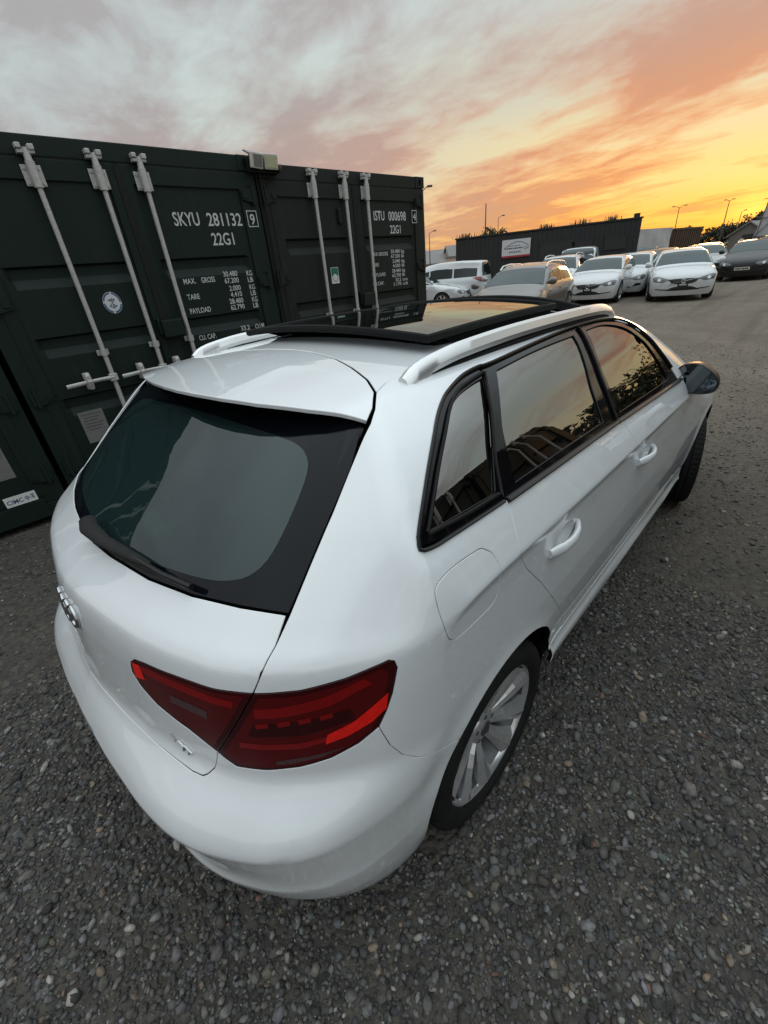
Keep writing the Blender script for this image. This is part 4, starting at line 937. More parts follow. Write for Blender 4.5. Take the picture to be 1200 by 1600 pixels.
def make_car(kind, paint, badge=None, plate=False, rails=False, hero_front=False):
    """one parked car built at the origin; returns its root"""
    s = SHAPES[kind]; f = s.f
    t = bpy.data.objects.new('parked_car', None); C.objects.link(t)
    # body skin: rays from a spine inside the car
    nu, nv = 64, 38; V = []; O = []; Dv = []
    zc = .62
    xa, xb = s.xr+.75, s.xf-.75
    for i in range(nu):
        q = i/(nu-1)
        if q < .2: th = rad(90)*(1-q/.2); bx = xa; dx = -math.sin(th)
        elif q > .8: th = rad(90)*((q-.8)/.2); bx = xb; dx = math.sin(th)
        else: th = 0; bx = xa+(xb-xa)*(q-.2)/.6; dx = 0
        cz = math.cos(th)
        for j in range(nv):
            ph = rad(-180)+rad(360)*j/(nv-1)
            O.append((bx, 0, zc)); Dv.append((dx, math.sin(ph)*max(cz, .02), math.cos(ph)*max(cz, .02)))
    O = np.array(O); Dv = np.array(Dv); Dv /= np.linalg.norm(Dv, axis=1, keepdims=True)
    P, ok = hit(O+Dv*4, -Dv, f, 0, 4, 240); P[:, 2] = np.maximum(P[:, 2], .17)
    N = normal(P, f)
    F = [(i*nv+j, (i+1)*nv+j, (i+1)*nv+j+1, i*nv+j+1) for i in range(nu-1) for j in range(nv-1)]
    link_mesh('body', P, F, paint, t, normals=N)
    side = lambda pts, sg: snap(np.array([(x, -sg*(s.W+.02 if z < s.belt else s.W-.1), z) for x, z in pts]), f, 12)
    front = lambda pts: hit([(4, y, z) for y, z in pts], (-1, 0, 0), f, 0, 6, 300)[0]
    back = lambda pts: hit([(-4, y, z) for y, z in pts], (1, 0, 0), f, 0, 6, 300)[0]
    def pan(name, P3, view, m, off=.004, h=.07, par=t):
        D = panel_data(P3, view, h, off=off, gap=0, flange=0, f=f); return panel_obj(name, D, m, par)
    sym = lambda r: [(y, z) for y, z in r]+[(-y, z) for y, z in r[::-1]]
    tz = lambda x: float(tv(s.roof, x)); b = s.belt
    top = [x for x in np.linspace(-.2, 1.2, 141)]; 
    cowl = b+.03; wt = max(tz(0.0), tz(-.2))-.10
    half = lambda z: s.W-.05-(z-b)*(s.tumble+.06)-.075
    ws = sym([(half(cowl)+.02, cowl), (half(wt)+.01, wt), (half(wt)*.5, wt+.025)])
    pan('windscreen', front(ws), Plane((.75, 0, .65)), 'far_glass')
    zr0, zr1 = b+.05, tz(s.xr+.75)-.13
    if kind == 'saloon': zr0, zr1 = 1.12, 1.34
    pan('rear_window', back(sym([(half(zr0)-.03, zr0), (half(zr1)-.02, zr1)])), Plane((-.8, 0, .5)), 'far_glass')
    # side windows follow the roof line
    x0 = s.xr+(.50 if kind not in ('mpv', 'van') else .32); x1 = 1.05 if kind not in ('mpv', 'van') else 1.25
    if kind == 'saloon': x0 = -1.25
    def edge(x): 
        z = tz(x)-(.24 if kind in ('mpv', 'van') else .11)
        return max(min(z, 9), b+.03)
    cuts = np.linspace(x0, x1, 4)
    for sg in (1, -1):
        for k in range(3):
            if kind == 'van' and k < 2: continue
            a, c_ = cuts[k]+.03, cuts[k+1]-.03
            xs = np.linspace(a, c_, 7)
            pts = [(a, b+.03), (c_, b+.025)]+[(x, edge(x)) for x in xs[::-1] if edge(x) > b+.05]
            if len(pts) < 4: continue
            pan('side_window', side(pts, sg), Plane((0, -sg, .45)), 'far_glass', .004, .08)
        # flat black patches standing in for the shaded arch openings, then wheels
        for ax in (s.wb/2, -s.wb/2):
            pan('arch_shade', side([(ax+(s.rw*1.14)*math.cos(a), max(.18, s.rw+s.rw*1.14*math.sin(a))) for a in np.linspace(-.5, math.pi+.5, 16)], sg), Plane((0, -sg, 0)), 'gap_black', .004, .1)
            w = bpy.data.objects.new('wheel', None); C.objects.link(w); w.parent = t; w.location = (ax, -sg*(s.W-.115), s.rw)
            q = -sg
            g = Geo(); r_ = s.rw; g.lathe([(r_*.70, q*.125), (r_*.78, q*.135), (r_*.93, q*.128), (r_, q*.10), (r_, -q*.09), (r_*.9, -q*.11)], 28); g.build('tyre', 'wheel_dark', w)
            g = Geo(); g.lathe([(r_*.2, q*.10), (r_*.62, q*.085), (r_*.68, q*.12), (r_*.71, q*.128), (r_*.71, q*.12)], 28) if False else g.lathe([(r_*.60, q*.06), (r_*.66, q*.12), (r_*.71, q*.128), (r_*.715, q*.118)], 28)
            for k in range(7):
                a = 2*math.pi*k/7
                e = np.array([math.cos(a), 0, math.sin(a)]); n_ = np.array([-math.sin(a), 0, math.cos(a)]); y_ = np.array([0, q, 0])
                g.add([e*.03-n_*.03+y_*.11, e*.03+n_*.03+y_*.11, e*r_*.68+n_*.042+y_*.122, e*r_*.68-n_*.042+y_*.122], [(0, 1, 2, 3)])
            g.lathe([(0, q*.112), (.05, q*.112), (.06, q*.09)], 14); g.build('rim', 'alloy', w)
            g = Geo(); g.lathe([(0, q*.02), (r_*.69, q*.02)], 20); g.build('wheel_back', 'gap_black', w)
        mz = b+.07; mx = 1.02 if kind not in ('mpv', 'van') else 1.2
        g = Geo(); g.tube([(mx+.08, -sg*(s.W-.02), mz), (mx+.06, -sg*(s.W+.06), mz+.02), (mx+.05, -sg*(s.W+.13), mz+.03), (mx+.05, -sg*(s.W+.19), mz+.02)], [.035, .075, .085, .055], 10, flat=(1, .75)); g.build('door_mirror', paint, t)
        g = Geo(); hz = b-.13
        for hx in ((-.35, .65) if kind != 'van' else (.5,)):
            q3 = side([(hx, hz), (hx+.1, hz+.005), (hx+.2, hz)], sg); g.tube([tuple(p+np.array([0, -sg*.02, 0])) for p in q3], .014, 6)
        g.build('door_handles', paint, t); t.children[-1]['kind'] = 'stuff'
        # lamps
        h0 = .56 if kind in ('hatch', 'saloon', 'cross') else .66
        pts = [(sg*(s.W-.56), h0+.06), (sg*(s.W-.34), h0+.00), (sg*(s.W-.10), h0+.02), (sg*(s.W-.055), h0+.14), (sg*(s.W-.14), h0+.17), (sg*(s.W-.38), h0+.12)]
        hl = pan('headlight', front(pts), Plane((.8, sg*.5, .2)), 'headlamp', .004, .05)
        c0 = (sg*(s.W-.24), h0+.075); g = Geo()
        pc = front([(c0[0]+.055*math.cos(a), c0[1]+.045*math.sin(a)) for a in np.linspace(0, 2*math.pi, 11)[:-1]])
        g.add([tuple(p+np.array([.008, 0, .003])) for p in pc], [tuple(range(10))]); g.build('headlight_lens', 'lamp_clear', hl)
        zt0 = b-.22
        pts = [(sg*(s.W-.42), zt0+.12), (sg*(s.W-.06), zt0+.16), (sg*(s.W-.05), zt0+.02), (sg*(s.W-.40), zt0+.02)]
        if kind in ('mpv', 'suv'): pts = [(sg*(s.W-.34), zt0+.16), (sg*(s.W-.05), zt0+.22), (sg*(s.W-.045), zt0+.06), (sg*(s.W-.33), zt0+.04)]
        pan('tail_light', back(pts), Plane((-.75, sg*.6, .1)), 'tail_red', .004, .05)
        # bumper intake
        pan('fog_recess', front([(sg*(s.W-.42), .35), (sg*(s.W-.16), .39), (sg*(s.W-.15), .45), (sg*(s.W-.30), .47)] if not hero_front else [(sg*(s.W-.50), .335), (sg*(s.W-.17), .365), (sg*(s.W-.17), .385), (sg*(s.W-.50), .36)]), Plane((.9, sg*.3, 0)), 'grille_black', .003, .05)
    g0 = .50 if kind in ('hatch', 'saloon', 'cross') else .58
    gr = pan('grille', front(sym([(.0, g0+.005), (.22, g0+.0), (.33, g0+.04), (.42, g0+.135)])[1:-1]), Plane((1, 0, .15)), 'grille_black', .005, .05)
    pan('lower_intake', front(sym([(.46, .325), (.30, .40), (.20, .425)])), Plane((1, 0, 0)), 'grille_black', .004, .06)
    c_ = front([(0, g0+.075)])[0]
    if badge:
        g = Geo(); g.tube([(c_[0]+.02, .058*math.cos(a), c_[2]+.058*math.sin(a)) for a in np.linspace(0, 2*math.pi, 19)[:-1]], .011, 6, closed=True)
        g.tube([(c_[0]+.025, -.055, c_[2]-.03), (c_[0]+.03, 0, c_[2]), (c_[0]+.025, .055, c_[2]+.03)], .009, 6); g.build('badge_ring', 'chrome', gr)
        g = Geo(); g.tube([(c_[0]+.012, -.40, c_[2]-.075), (c_[0]+.016, .40, c_[2]+.065)], .007, 6); g.build('grille_bar', 'chrome', gr)
    if plate:
        p = front([(0, .46)])[0]; g = Geo(); g.box((p[0]-.01, -.26, .405), (p[0]+.012, .26, .515), .004); pl = g.build('number_plate', 'number_plate', t)
        g = Geo()
        for k, w in enumerate((.05, .045, .05, .045, .05, .05, .045)): 
            y0 = .215-k*.062-(.02 if k > 3 else 0); g.box((p[0]+.0125, y0-w, .43), (p[0]+.0135, y0, .49))
        g.build('plate_characters', 'print_dark', pl); pl.children[0]['kind'] = 'stuff'
    elif hero_front:
        p = front([(0, .45)])[0]; g = Geo(); g.box((p[0]-.01, -.14, .42), (p[0]+.012, -.10, .50)); g.box((p[0]-.01, .10, .42), (p[0]+.012, .14, .50)); g.box((p[0]-.01, -.14, .42), (p[0]+.010, .14, .455)); g.build('plate_holder', 'grille_black', t)
    if rails:
        for sg in (1, -1):
            pts = [(x, sg*(half(tz(x)-.06)+.0), tz(x)+(.035 if -1.6 < x < .1 else -.02)) for x in np.linspace(-1.75, .25, 14)]
            g = Geo(); g.tube(pts, .02, 8); g.build('roof_rail', 'satin_rail', t)
    return t
PROTO = {}
def park(kind, paint, x, y, az, label, group=None, anchor='front', **kw):
    """x, y: where the middle of the front (or rear) bumper stands on the ground; az: heading in degrees"""
    key = (kind, tuple(sorted(kw.items())))
    if key not in PROTO: t = PROTO[key] = make_car(kind, paint, **kw); t['paint'] = paint
    else:
        t = copy_tree(PROTO[key]); old = PROTO[key]['paint']
        if old != paint:
            for ch in t.children_recursive:
                for sl in ch.material_slots:
                    if sl.material == MATS[old]: sl.link = 'OBJECT'; sl.material = MATS[paint]
    s = SHAPES[kind]; a = rad(az); ext = s.xf if anchor == 'front' else s.xr
    t.location = (x-math.cos(a)*ext, y-math.sin(a)*ext, 0); t.rotation_euler = (0, 0, a)
    return tag(t, label, 'car', group)
GR = 'cars parked across the yard'
park('hatch', 'car_white', 16.64, 2.22, 197, 'white hatchback facing us on bare gravel with a black bracket instead of a plate', GR, badge=True, hero_front=True)
park('hatch', 'car_white', 16.15, 4.96, 187, 'white hatchback with ring badge half hidden behind the roof rail of the near car', GR, badge=True, hero_front=True)
park('cross', 'car_brown', 9.3, 4.55, 190, 'silver-beige estate car mirroring the sunset in its side windows', GR, rails=True)
park('suv', 'car_white', 17.3, 6.95, 192, 'white estate car with roof rails beside the silver-beige one', GR, rails=True)
park('van', 'car_white', 22.4, 8.1, 195, 'white van parked behind the white car with roof rails', GR)
park('cross', 'car_silver', 13.3, 6.75, 188, 'silver car almost hidden behind the silver-beige estate car', GR)
park('hatch', 'car_white', 18.6, 4.75, 186, 'white car tucked in behind the half-hidden white hatchback', GR)
park('saloon', 'car_white', 16.75, 10.15, -68, 'white saloon side-on with its alloy front wheel in view by the container', GR)
park('hatch', 'car_white', 20.0, 12.4, -62, 'white car with its bonnet between the white saloon and the white people carrier', GR)
park('hatch', 'car_white', 18.6, 14.4, 118, 'white hatchback with dark rear glass and tail lamp beside the container edge', GR, anchor='rear')
park('mpv', 'car_white', 18.3, 10.1, 108, 'white people carrier with dark windows and red tail lamp by the black wall', GR, anchor='rear')
park('cross', 'car_black', 20.2, 3.8, 198, 'black car close behind the white hatchback that has no plate', GR)
park('hatch', 'car_silver', 25.6, 5.0, 196, 'dark silver car behind the black car with only its roof showing', GR)
park('suv', 'car_black', 36.5, 9.05, 190, 'small black car parked far off below the white tarpaulin', GR)
park('cross', 'car_black', 24.3, 1.75, 181, 'black car with roof rails and a number plate facing us', GR, rails=True, plate=True)
park('hatch', 'car_silver', 27.0, 3.2, 203, 'silver car between the white hatchback and the black car with a plate', GR)
park('hatch', 'car_blue', 34.5, 4.75, 14, 'dark blue hatchback seen from behind near the trees', GR, anchor='rear')
park('mpv', 'car_white', 31.3, 3.3, 118, 'white people carrier behind the black car with a plate', GR)
# cars to the right of the picture, seen as reflections
park('hatch', 'car_silver', 11.5, -5.2, 60, 'silver hatchback in the row along the trees', GR)
park('hatch', 'car_white', 14.2, -4.6, 60, 'white hatchback in the row along the trees', GR)
park('cross', 'car_black', 17.0, -4.4, 60, 'black car in the row along the trees', GR)

# ---------------------------------------------------------------- buildings, stores, poles
mat('black_cladding', (.016, .0155, .016), .6, noise=(1.2, .7, (.024, .0225, .022)), bump=(20, .15, .01))
mat('black_door', (.021, .0205, .0205), .55, noise=(2, .6, (.028, .027, .026)))
mat('white_tarp', (.46, .46, .46), .55, noise=(.8, .5, (.34, .34, .34)), bump=(1.3, .5, .12))
mat('rust_steel', (.085, .048, .030), .7, noise=(1.5, .8, (.05, .032, .024)))
mat('grey_roof', (.22, .21, .20), .7, noise=(.7, .6, (.16, .15, .145)))
mat('pale_wall', (.42, .40, .37), .8, noise=(.6, .5, (.33, .31, .29)))
mat('shed_grey', (.16, .15, .14), .8, noise=(1.5, .5, (.12, .11, .10)))
mat('pink_wall', (.62, .46, .38), .8, noise=(.8, .4, (.5, .38, .32)))
mat('pole_steel', (.10, .095, .09), .5, metal=.5, noise=(4, .6, (.06, .055, .05)))
mat('sign_board', (.60, .60, .61), .5, noise=(3, .2, (.5, .5, .5)))
mat('sign_ink', (.05, .055, .08), .6, noise=(9, .4, (.09, .09, .1)))
mat('sign_red', (.35, .03, .04), .5, noise=(5, .4, (.25, .02, .03)))
# long black unit: A is its left end, B its right end
A, B = np.array([25.0, 16.5]), np.array([29.3, 7.35]); AB = B-A; LB = np.linalg.norm(AB); e1 = AB/LB; az_b = math.atan2(e1[1], e1[0])
bu = thing('long_store', 'long black flat-roofed store behind the parked cars with a sign on it', 'building', (A[0], A[1], 0), az_b)
ny = 1 if True else -1
g = Geo(); g.box((0, .012, 0), (LB, 3.2, 2.93)); g.build('wall', 'black_cladding', bu)
n = 40
for k in range(n):
    x0 = LB*k/n; g = Geo(); g.box((x0+.006, -.006-.005*((k*7) % 3)/2, .02), (x0+LB/n-.006, .012, 2.90+.012*((k*5) % 4)), .004); g.build('cladding_panel', 'black_cladding', bu)
g = Geo(); g.box((-.05, -.05, 2.95), (LB+.05, 3.25, 3.03)); g.build('roof', 'black_cladding', bu)
for x, w, z0, z1 in ((LB*.49, 1.9, .05, 2.25), (LB*.66, 1.1, 1.5, 2.2), (LB*.83, 1.1, 1.6, 2.2)):
    g = Geo(); g.box((x, -.05, z0), (x+w, -.022, z1), .01); g.box((x-.06, -.06, z1), (x+w+.06, -.022, z1+.06)); g.build('shutter' if z0 > 1 else 'door', 'black_door', bu)
g = Geo(); g.box((LB-.35, .2, 3.03), (LB-.1, .6, 3.22)); g.build('roof_vent', 'black_cladding', bu)
# its signboard
sx = LB*.275; sg_ = thing('signboard', 'white signboard with a car outline and a red strip on the black store', 'sign', (A[0]+e1[0]*sx-(-e1[1])*-.0, A[1]+e1[1]*sx, 1.72), az_b)
g = Geo(); g.box((0, -.075, 0), (1.62, -.03, .92), .006); g.build('board', 'sign_board', sg_)
g = Geo(); g.box((.0, -.080, .0), (1.62, -.076, .10)); g.build('red_strip', 'sign_red', sg_)
g = Geo(); pts = [(.13,.50),(.30,.58),(.55,.72),(.85,.80),(1.15,.76),(1.38,.64),(1.50,.56),(1.52,.46),(1.44,.42)]
g.tube([(a, -.080, b) for a, b in pts], .014, 6, flat=(1, .3)); g.tube([(a, -.080, b) for a, b in ((.30,.58),(.62,.60),(1.05,.60))], .010, 6, flat=(1, .3))
g.tube([(1.36+.07*math.cos(a), -.080, .44+.07*math.sin(a)) for a in np.linspace(0, 2*math.pi, 15)[:-1]], .010, 6, closed=True, flat=(1, .3)); g.build('car_outline', 'sign_ink', sg_)
g = Geo()
for k in range(9): g.box((.16+k*.115, -.0795, .44), (.16+k*.115+.07+.02*(k % 3), -.077, .50))
for k in range(7): g.box((.42+k*.10, -.0795, .24), (.42+k*.10+.06, -.077, .31))
o = g.build('sign_print', 'sign_ink', sg_); o['kind'] = 'stuff'
# weeds on its roof
# tarpaulin trailer and rusty skip container behind
tr = thing('curtain_trailer', 'white tarpaulin-sided trailer beyond the right end of the black store', 'trailer', (40.2, 11.1, 0), math.atan2(-1.2, 6.4))
g = Geo(); V = []; F = []; nx = 26
for i in range(nx+1):
    for j in range(9):
        u, v = i/nx, j/8; V.append((u*6.6, -.02-.05*math.sin(u*9+v*3.0)*math.sin(v*3.1)*(.5+u)-.03*math.sin(u*31+v*2), .85+v*1.92))
F = [(i*9+j, (i+1)*9+j, (i+1)*9+j+1, i*9+j+1) for i in range(nx) for j in range(8)]
g.add(V, F, True); g.build('side_curtain', 'white_tarp', tr)
g = Geo(); g.box((0, .03, .85), (6.6, 2.4, 2.77)); g.build('tarp_cover', 'white_tarp', tr)
g = Geo(); g.box((-.02, -.06, .72), (6.62, 2.42, .85)); g.build('bed', 'black_trim', tr)
for x in (1.2, 4.6, 5.6):
    for y in (.15, 2.2):
        g = Geo(); g.lathe([(0, -.12), (.3, -.14), (.46, -.12), (.48, 0), (.46, .12), (0, .12)], 20, c=(x, y, .48)); g.build('wheel', 'wheel_dark', tr)
sk = thing('rusty_container', 'rusty brown container with ribbed sides beside the white tarpaulin', 'container', (47.5, 9.75, 0), math.atan2(-1.0, 5.5))
g = Geo(); g.box((0, .03, 0), (5.2, 2.4, 2.68)); g.build('container_body', 'rust_steel', sk)
for k in range(13): g = Geo(); g.box((.1+k*.39, -.04, .12), (.1+k*.39+.2, .03, 2.56)); g.build('side_rib', 'rust_steel', sk)
g = Geo(); g.box((-.03, -.06, 2.56), (5.23, 2.43, 2.70)); g.build('top_rail', 'rust_steel', sk)
# white scaffold screen at the right edge
te = thing('sheeted_scaffold', 'tall scaffold wrapped in pale sheeting at the right edge', 'scaffold', (43.4, 3.9, 0), math.atan2(-6, 1.2))
g = Geo(); V = []
for i in range(19):
    for j in range(11):
        u, v = i/18, j/10; V.append((u*5.5+.35*v, -.03-.05*math.sin(u*14+v*5), 1.5+v*(2.7+u*2.)))
g.add(V, [(i*11+j, (i+1)*11+j, (i+1)*11+j+1, i*11+j+1) for i in range(18) for j in range(10)], True); g.build('sheeting', 'white_tarp', te)
for i in range(4):
    x = i*1.8; g = Geo(); g.tube([(x, -.12, 0), (x+.35, -.12, 4.7+x*.3)], .024, 8); g.build('scaffold_pole', 'pole_steel', te)
for z in (1.5, 2.6, 3.7): g = Geo(); g.tube([(0, -.12, z), (5.6, -.12, z+.1)], .02, 8); g.build('scaffold_ledger', 'pole_steel', te)
g = Geo(); g.tube([(0, -.14, 1.5), (1.8, -.14, 3.7)], .02, 8); g.tube([(1.8, -.14, 1.5), (3.6, -.14, 3.7)], .02, 8); g.build('scaffold_brace', 'pole_steel', te)
def shed(name, label, loc, rz, Lx, Wy, h, ridge, wall, roof, cat='building'):
    t = thing(name, label, cat, loc, rz)
    g = Geo(); g.prism([(0, 0), (Wy, 0), (Wy, h), (Wy/2, h+ridge), (0, h)], 0, Lx, 'x'); g.build('wall', wall, t)
    for s in (0, 1):
        g = Geo(); y0, y1 = (-.25, Wy/2) if s == 0 else (Wy+.25, Wy/2)
        z0 = h-.25*ridge/(Wy/2); g.prism([(y0, z0+.03), (y1, h+ridge+.03), (y1, h+ridge+.15), (y0, z0+.15)], -.2, Lx+.2, 'x'); g.build('roof', roof, t)
    return t
def openings(t, xs, z0, z1, w, y=-.03, m='black_door', name='window'):
    for x in xs: g = Geo(); g.box((x, y, z0), (x+w, y+.06, z1)); g.build(name, m, t)
gh = shed('gabled_shed', 'small grey gabled shed between the trees and the pale scaffold', (62, 5.1, 0), rad(-10), 6, 3.1, 1.75, 1.0, 'shed_grey', 'grey_roof')
openings(gh, (1., 3.2), .9, 1.4, .9); g = Geo(); g.box((-.04, 1.05, .05), (.03, 1.95, 1.75)); g.build('door', 'black_door', gh)
w1 = shed('warehouse', 'low grey-roofed warehouse far left beyond the container edge', (60, 37, 0), rad(118), 26, 14, 1.9, 1.5, 'pale_wall', 'grey_roof'); openings(w1, range(2, 24, 4), .6, 1.3, 1.6)
w2 = shed('warehouse', 'warehouse with a dark sloping roof behind the left end of the black store', (46, 31.5, 0), rad(-47), 9, 9, 2.0, 1.6, 'pale_wall', 'grey_roof'); openings(w2, (1., 4., 6.5), .5, 1.4, 1.2)
pk = thing('kiosk', 'small pinkish kiosk left of the black store', 'kiosk', (44.0, 30.6, 0), rad(-45))  # pink is set in the wall's base colour
g = Geo(); g.box((0, 0, 0), (1.6, 1.6, 2.35)); g.build('wall', 'pink_wall', pk); g = Geo(); g.box((-.1, -.1, 2.35), (1.7, 1.7, 2.5)); g.build('roof', 'grey_roof', pk); g = Geo(); g.box((.4, -.04, .1), (1.2, .0, 2.0)); g.build('door', 'pale_wall', pk)
# brick rubble between the cars
# lamp posts and poles
def lamp_post(label, x, y, h, arms, group='lamp posts on the skyline', lean=0., r=.05):
    t = thing('street_lamp', label, 'street lamp', (x, y, 0), 0, group)
    g = Geo(); g.tube([(0, 0, 0), (lean*.5, 0, h*.5), (lean, 0, h)], [r*1.3, r, r*.6], 8); g.build('pole', 'pole_steel', t)
    for a, l in arms:
        dx, dy = math.cos(rad(a))*l, math.sin(rad(a))*l
        g = Geo(); g.tube([(lean, 0, h-.05), (lean+dx*.6, dy*.6, h+.12), (lean+dx, dy, h+.16)], r*.45, 6); ar = g.build('arm', 'pole_steel', t)
        g = Geo(); F_ = Matrix.Translation((lean+dx, dy, h+.16)) @ Matrix.Rotation(rad(a), 4, 'Z'); g.box((-.08, -.10, -.05), (.24, .10, .05), .03, F_); g.build('lamp_head', 'pole_steel', ar)
    return t
lamp_post('tall single street lamp just right of the olive container', 24.3, 18.4, 5.7, [(-45, .35)], r=.06)
lamp_post('smaller street lamp beyond the tall one', 41.5, 31.2, 4.75, [(-45, .5)])
po = thing('mast', 'bare mast rising behind the left part of the black store', 'mast', (46.6, 27.6, 0)); g = Geo(); g.tube([(0, 0, 0), (0, 0, 6.9)], [.09, .05], 8); g.build('pole', 'pole_steel', po)
lamp_post('street lamp next to the bare mast above the bush', 52.7, 29.6, 6.0, [(-40, .5)])
lamp_post('short lamp with a sideways arm over the middle of the black store', 66.7, 31.3, 4.9, [(-50, 1.6)])
lamp_post('twin-headed lamp over the white tarpaulin', 74.5, 16.1, 5.55, [(-80, .6), (100, .6)], r=.06)
lamp_post('tall plain lamp left of the sun', 86.5, 12.8, 6.1, [(-80, .4), (100, .4)], r=.075)
lamp_post('shorter lamp in front of the setting sun', 79.8, 10.1, 4.35, [(-80, .3)], r=.06)

# ---------------------------------------------------------------- trees
mat('bark', (.05, .042, .035), .9, noise=(3, .6, (.035, .03, .026)))
mat('leaf_green', (.035, .045, .022), .7, noise=(1.2, .8, (.055, .06, .028)))
mat('leaf_dark', (.028, .033, .018), .7, noise=(1.2, .8, (.045, .045, .024)))
def tree(name, label, x, y, h, rx, rz_, n, seed, trunk=.3, leaf=.16, m='leaf_green', cat='tree', group=None, ry=None):
    t = thing(name, label, cat, (x, y, 0), 0, group); R_ = random.Random(seed); ry = ry or rx
    g = Geo(); g.tube([(0, 0, 0), (.05*h*.3, 0, h*.25), (0, .03*h, h*.55)], [.035*h+.03, .026*h+.02, .012*h], 8)
    limbs = []
    for k in range(9):
        a = k*2.4; q = R_.uniform(.6, .95); z0 = h*R_.uniform(.2, .5)
        e = (math.cos(a)*rx*q*.8, math.sin(a)*ry*q*.8, h*R_.uniform(.5, .92)); limbs.append(e)
        g.tube([(0, 0, z0), (e[0]*.45, e[1]*.45, z0+(e[2]-z0)*.6), e], [.014*h, .008*h, .003*h], 5)
    g.build('trunk', 'bark', t)
    V = []; F = []
    clumps = [(R_.gauss(0, .42)*rx, R_.gauss(0, .42)*ry, h-rz_+R_.gauss(0, .42)*rz_, R_.uniform(.16, .34)*rx) for _ in range(26)]+[(e[0], e[1], e[2], .25*rx) for e in limbs]
    for i in range(n):
        c_ = clumps[i % len(clumps)]; d = Vector((R_.gauss(0, 1), R_.gauss(0, 1), R_.gauss(0, 1))).normalized()*c_[3]*R_.random()**.4
        p = Vector(c_[:3])+Vector((d.x, d.y, d.z*.8))
        if p.z < h*trunk*.6: continue
        a = Vector((R_.gauss(0, 1), R_.gauss(0, 1), R_.gauss(0, 1))).normalized()*leaf*R_.uniform(.6, 1.3); b = a.cross(Vector((R_.gauss(0, 1), R_.gauss(0, 1), R_.gauss(0, 1)))).normalized()*leaf*.5
        k = len(V); V += [p-a*.5, p+b*.5, p+a*.5, p-b*.5]; F.append((k, k+1, k+2, k+3))
    g = Geo(); g.add(V, F); o = g.build('crown', m, t); o['kind'] = 'stuff'
    return t
tree('bush', 'bush showing above the black store below the mast', 45.8, 26.2, 4.7, 1.7, 1.3, 1500, 1, leaf=.3, cat='bush')
GT = 'dark trees along the skyline'
for k, (x, y, h, r) in enumerate(((92, 17.0, 2.7, 3.0), (94, 14.4, 3.5, 2.8), (90, 12.0, 3.7, 2.6), (97, 10.2, 4.9, 2.8), (88, 8.0, 4.9, 1.8), (99, 20.5, 2.2, 3.0))):
    tree('tree', ['low round tree right of the rusty container', 'broad dark tree left of the tall plain lamp', 'dark tree under the tall plain lamp', 'tallest dark tree in front of the sun', 'dark tree beside the gabled shed', 'lowest bush at the foot of the skyline right of the rusty container'][k], x, y, h, r, h*.42, 1300, 10+k, leaf=.42, m='leaf_dark', group=GT)
for k, (x, y, h, r) in enumerate(((20, -8.5, 4.6, 2.4), (25, -8.2, 5.6, 2.6), (31, -8.8, 5.0, 2.8), (37, -8.4, 6.2, 3.2), (14, -9.5, 3.6, 2.0))):
    tree('tree', ['tree behind the right-hand row of cars, second from the opposite containers', 'tall tree behind the middle of the right-hand row of cars', 'round tree behind the far end of the right-hand row', 'tallest tree at the far end of the right-hand row', 'small tree next to the opposite containers'][k], x, y, h, r, h*.42, 1500, 40+k, leaf=.3, m='leaf_dark', group='trees along the right of the yard')
# clutter on the store roof: weeds
for k, (f_x, w) in enumerate(((.05, .5), (.16, .5), (.52, .4), (.70, .5), (.86, .35))):
    p = A+e1*LB*f_x+np.array([-e1[1], e1[0]])*.25
    R_ = random.Random(90+k); V = []; F = []
    for i in range(46):
        b_ = (p[0]+R_.gauss(0, w*.5), p[1]+R_.gauss(0, w*.5), 3.02); h_ = R_.uniform(.06, .26); l = R_.gauss(0, .08)
        q = len(V); V += [(b_[0]-.012, b_[1]+.012, b_[2]), (b_[0]+.012, b_[1]-.012, b_[2]), (b_[0]+l+.006, b_[1]-.006, b_[2]+h_), (b_[0]+l-.006, b_[1]+.006, b_[2]+h_)]; F.append((q, q+1, q+2, q+3))
    g = Geo(); g.add(V, F); tag(g.build('weeds', 'leaf_dark'), ['tuft of weeds at the left end of the black store roof', 'tuft of weeds near the signboard on the black store roof', 'tuft of weeds at the middle of the black store roof', 'tuft of weeds right of the middle on the black store roof', 'tuft of weeds near the right end of the black store roof'][k], 'weeds', 'weeds on the store roof', 'stuff')
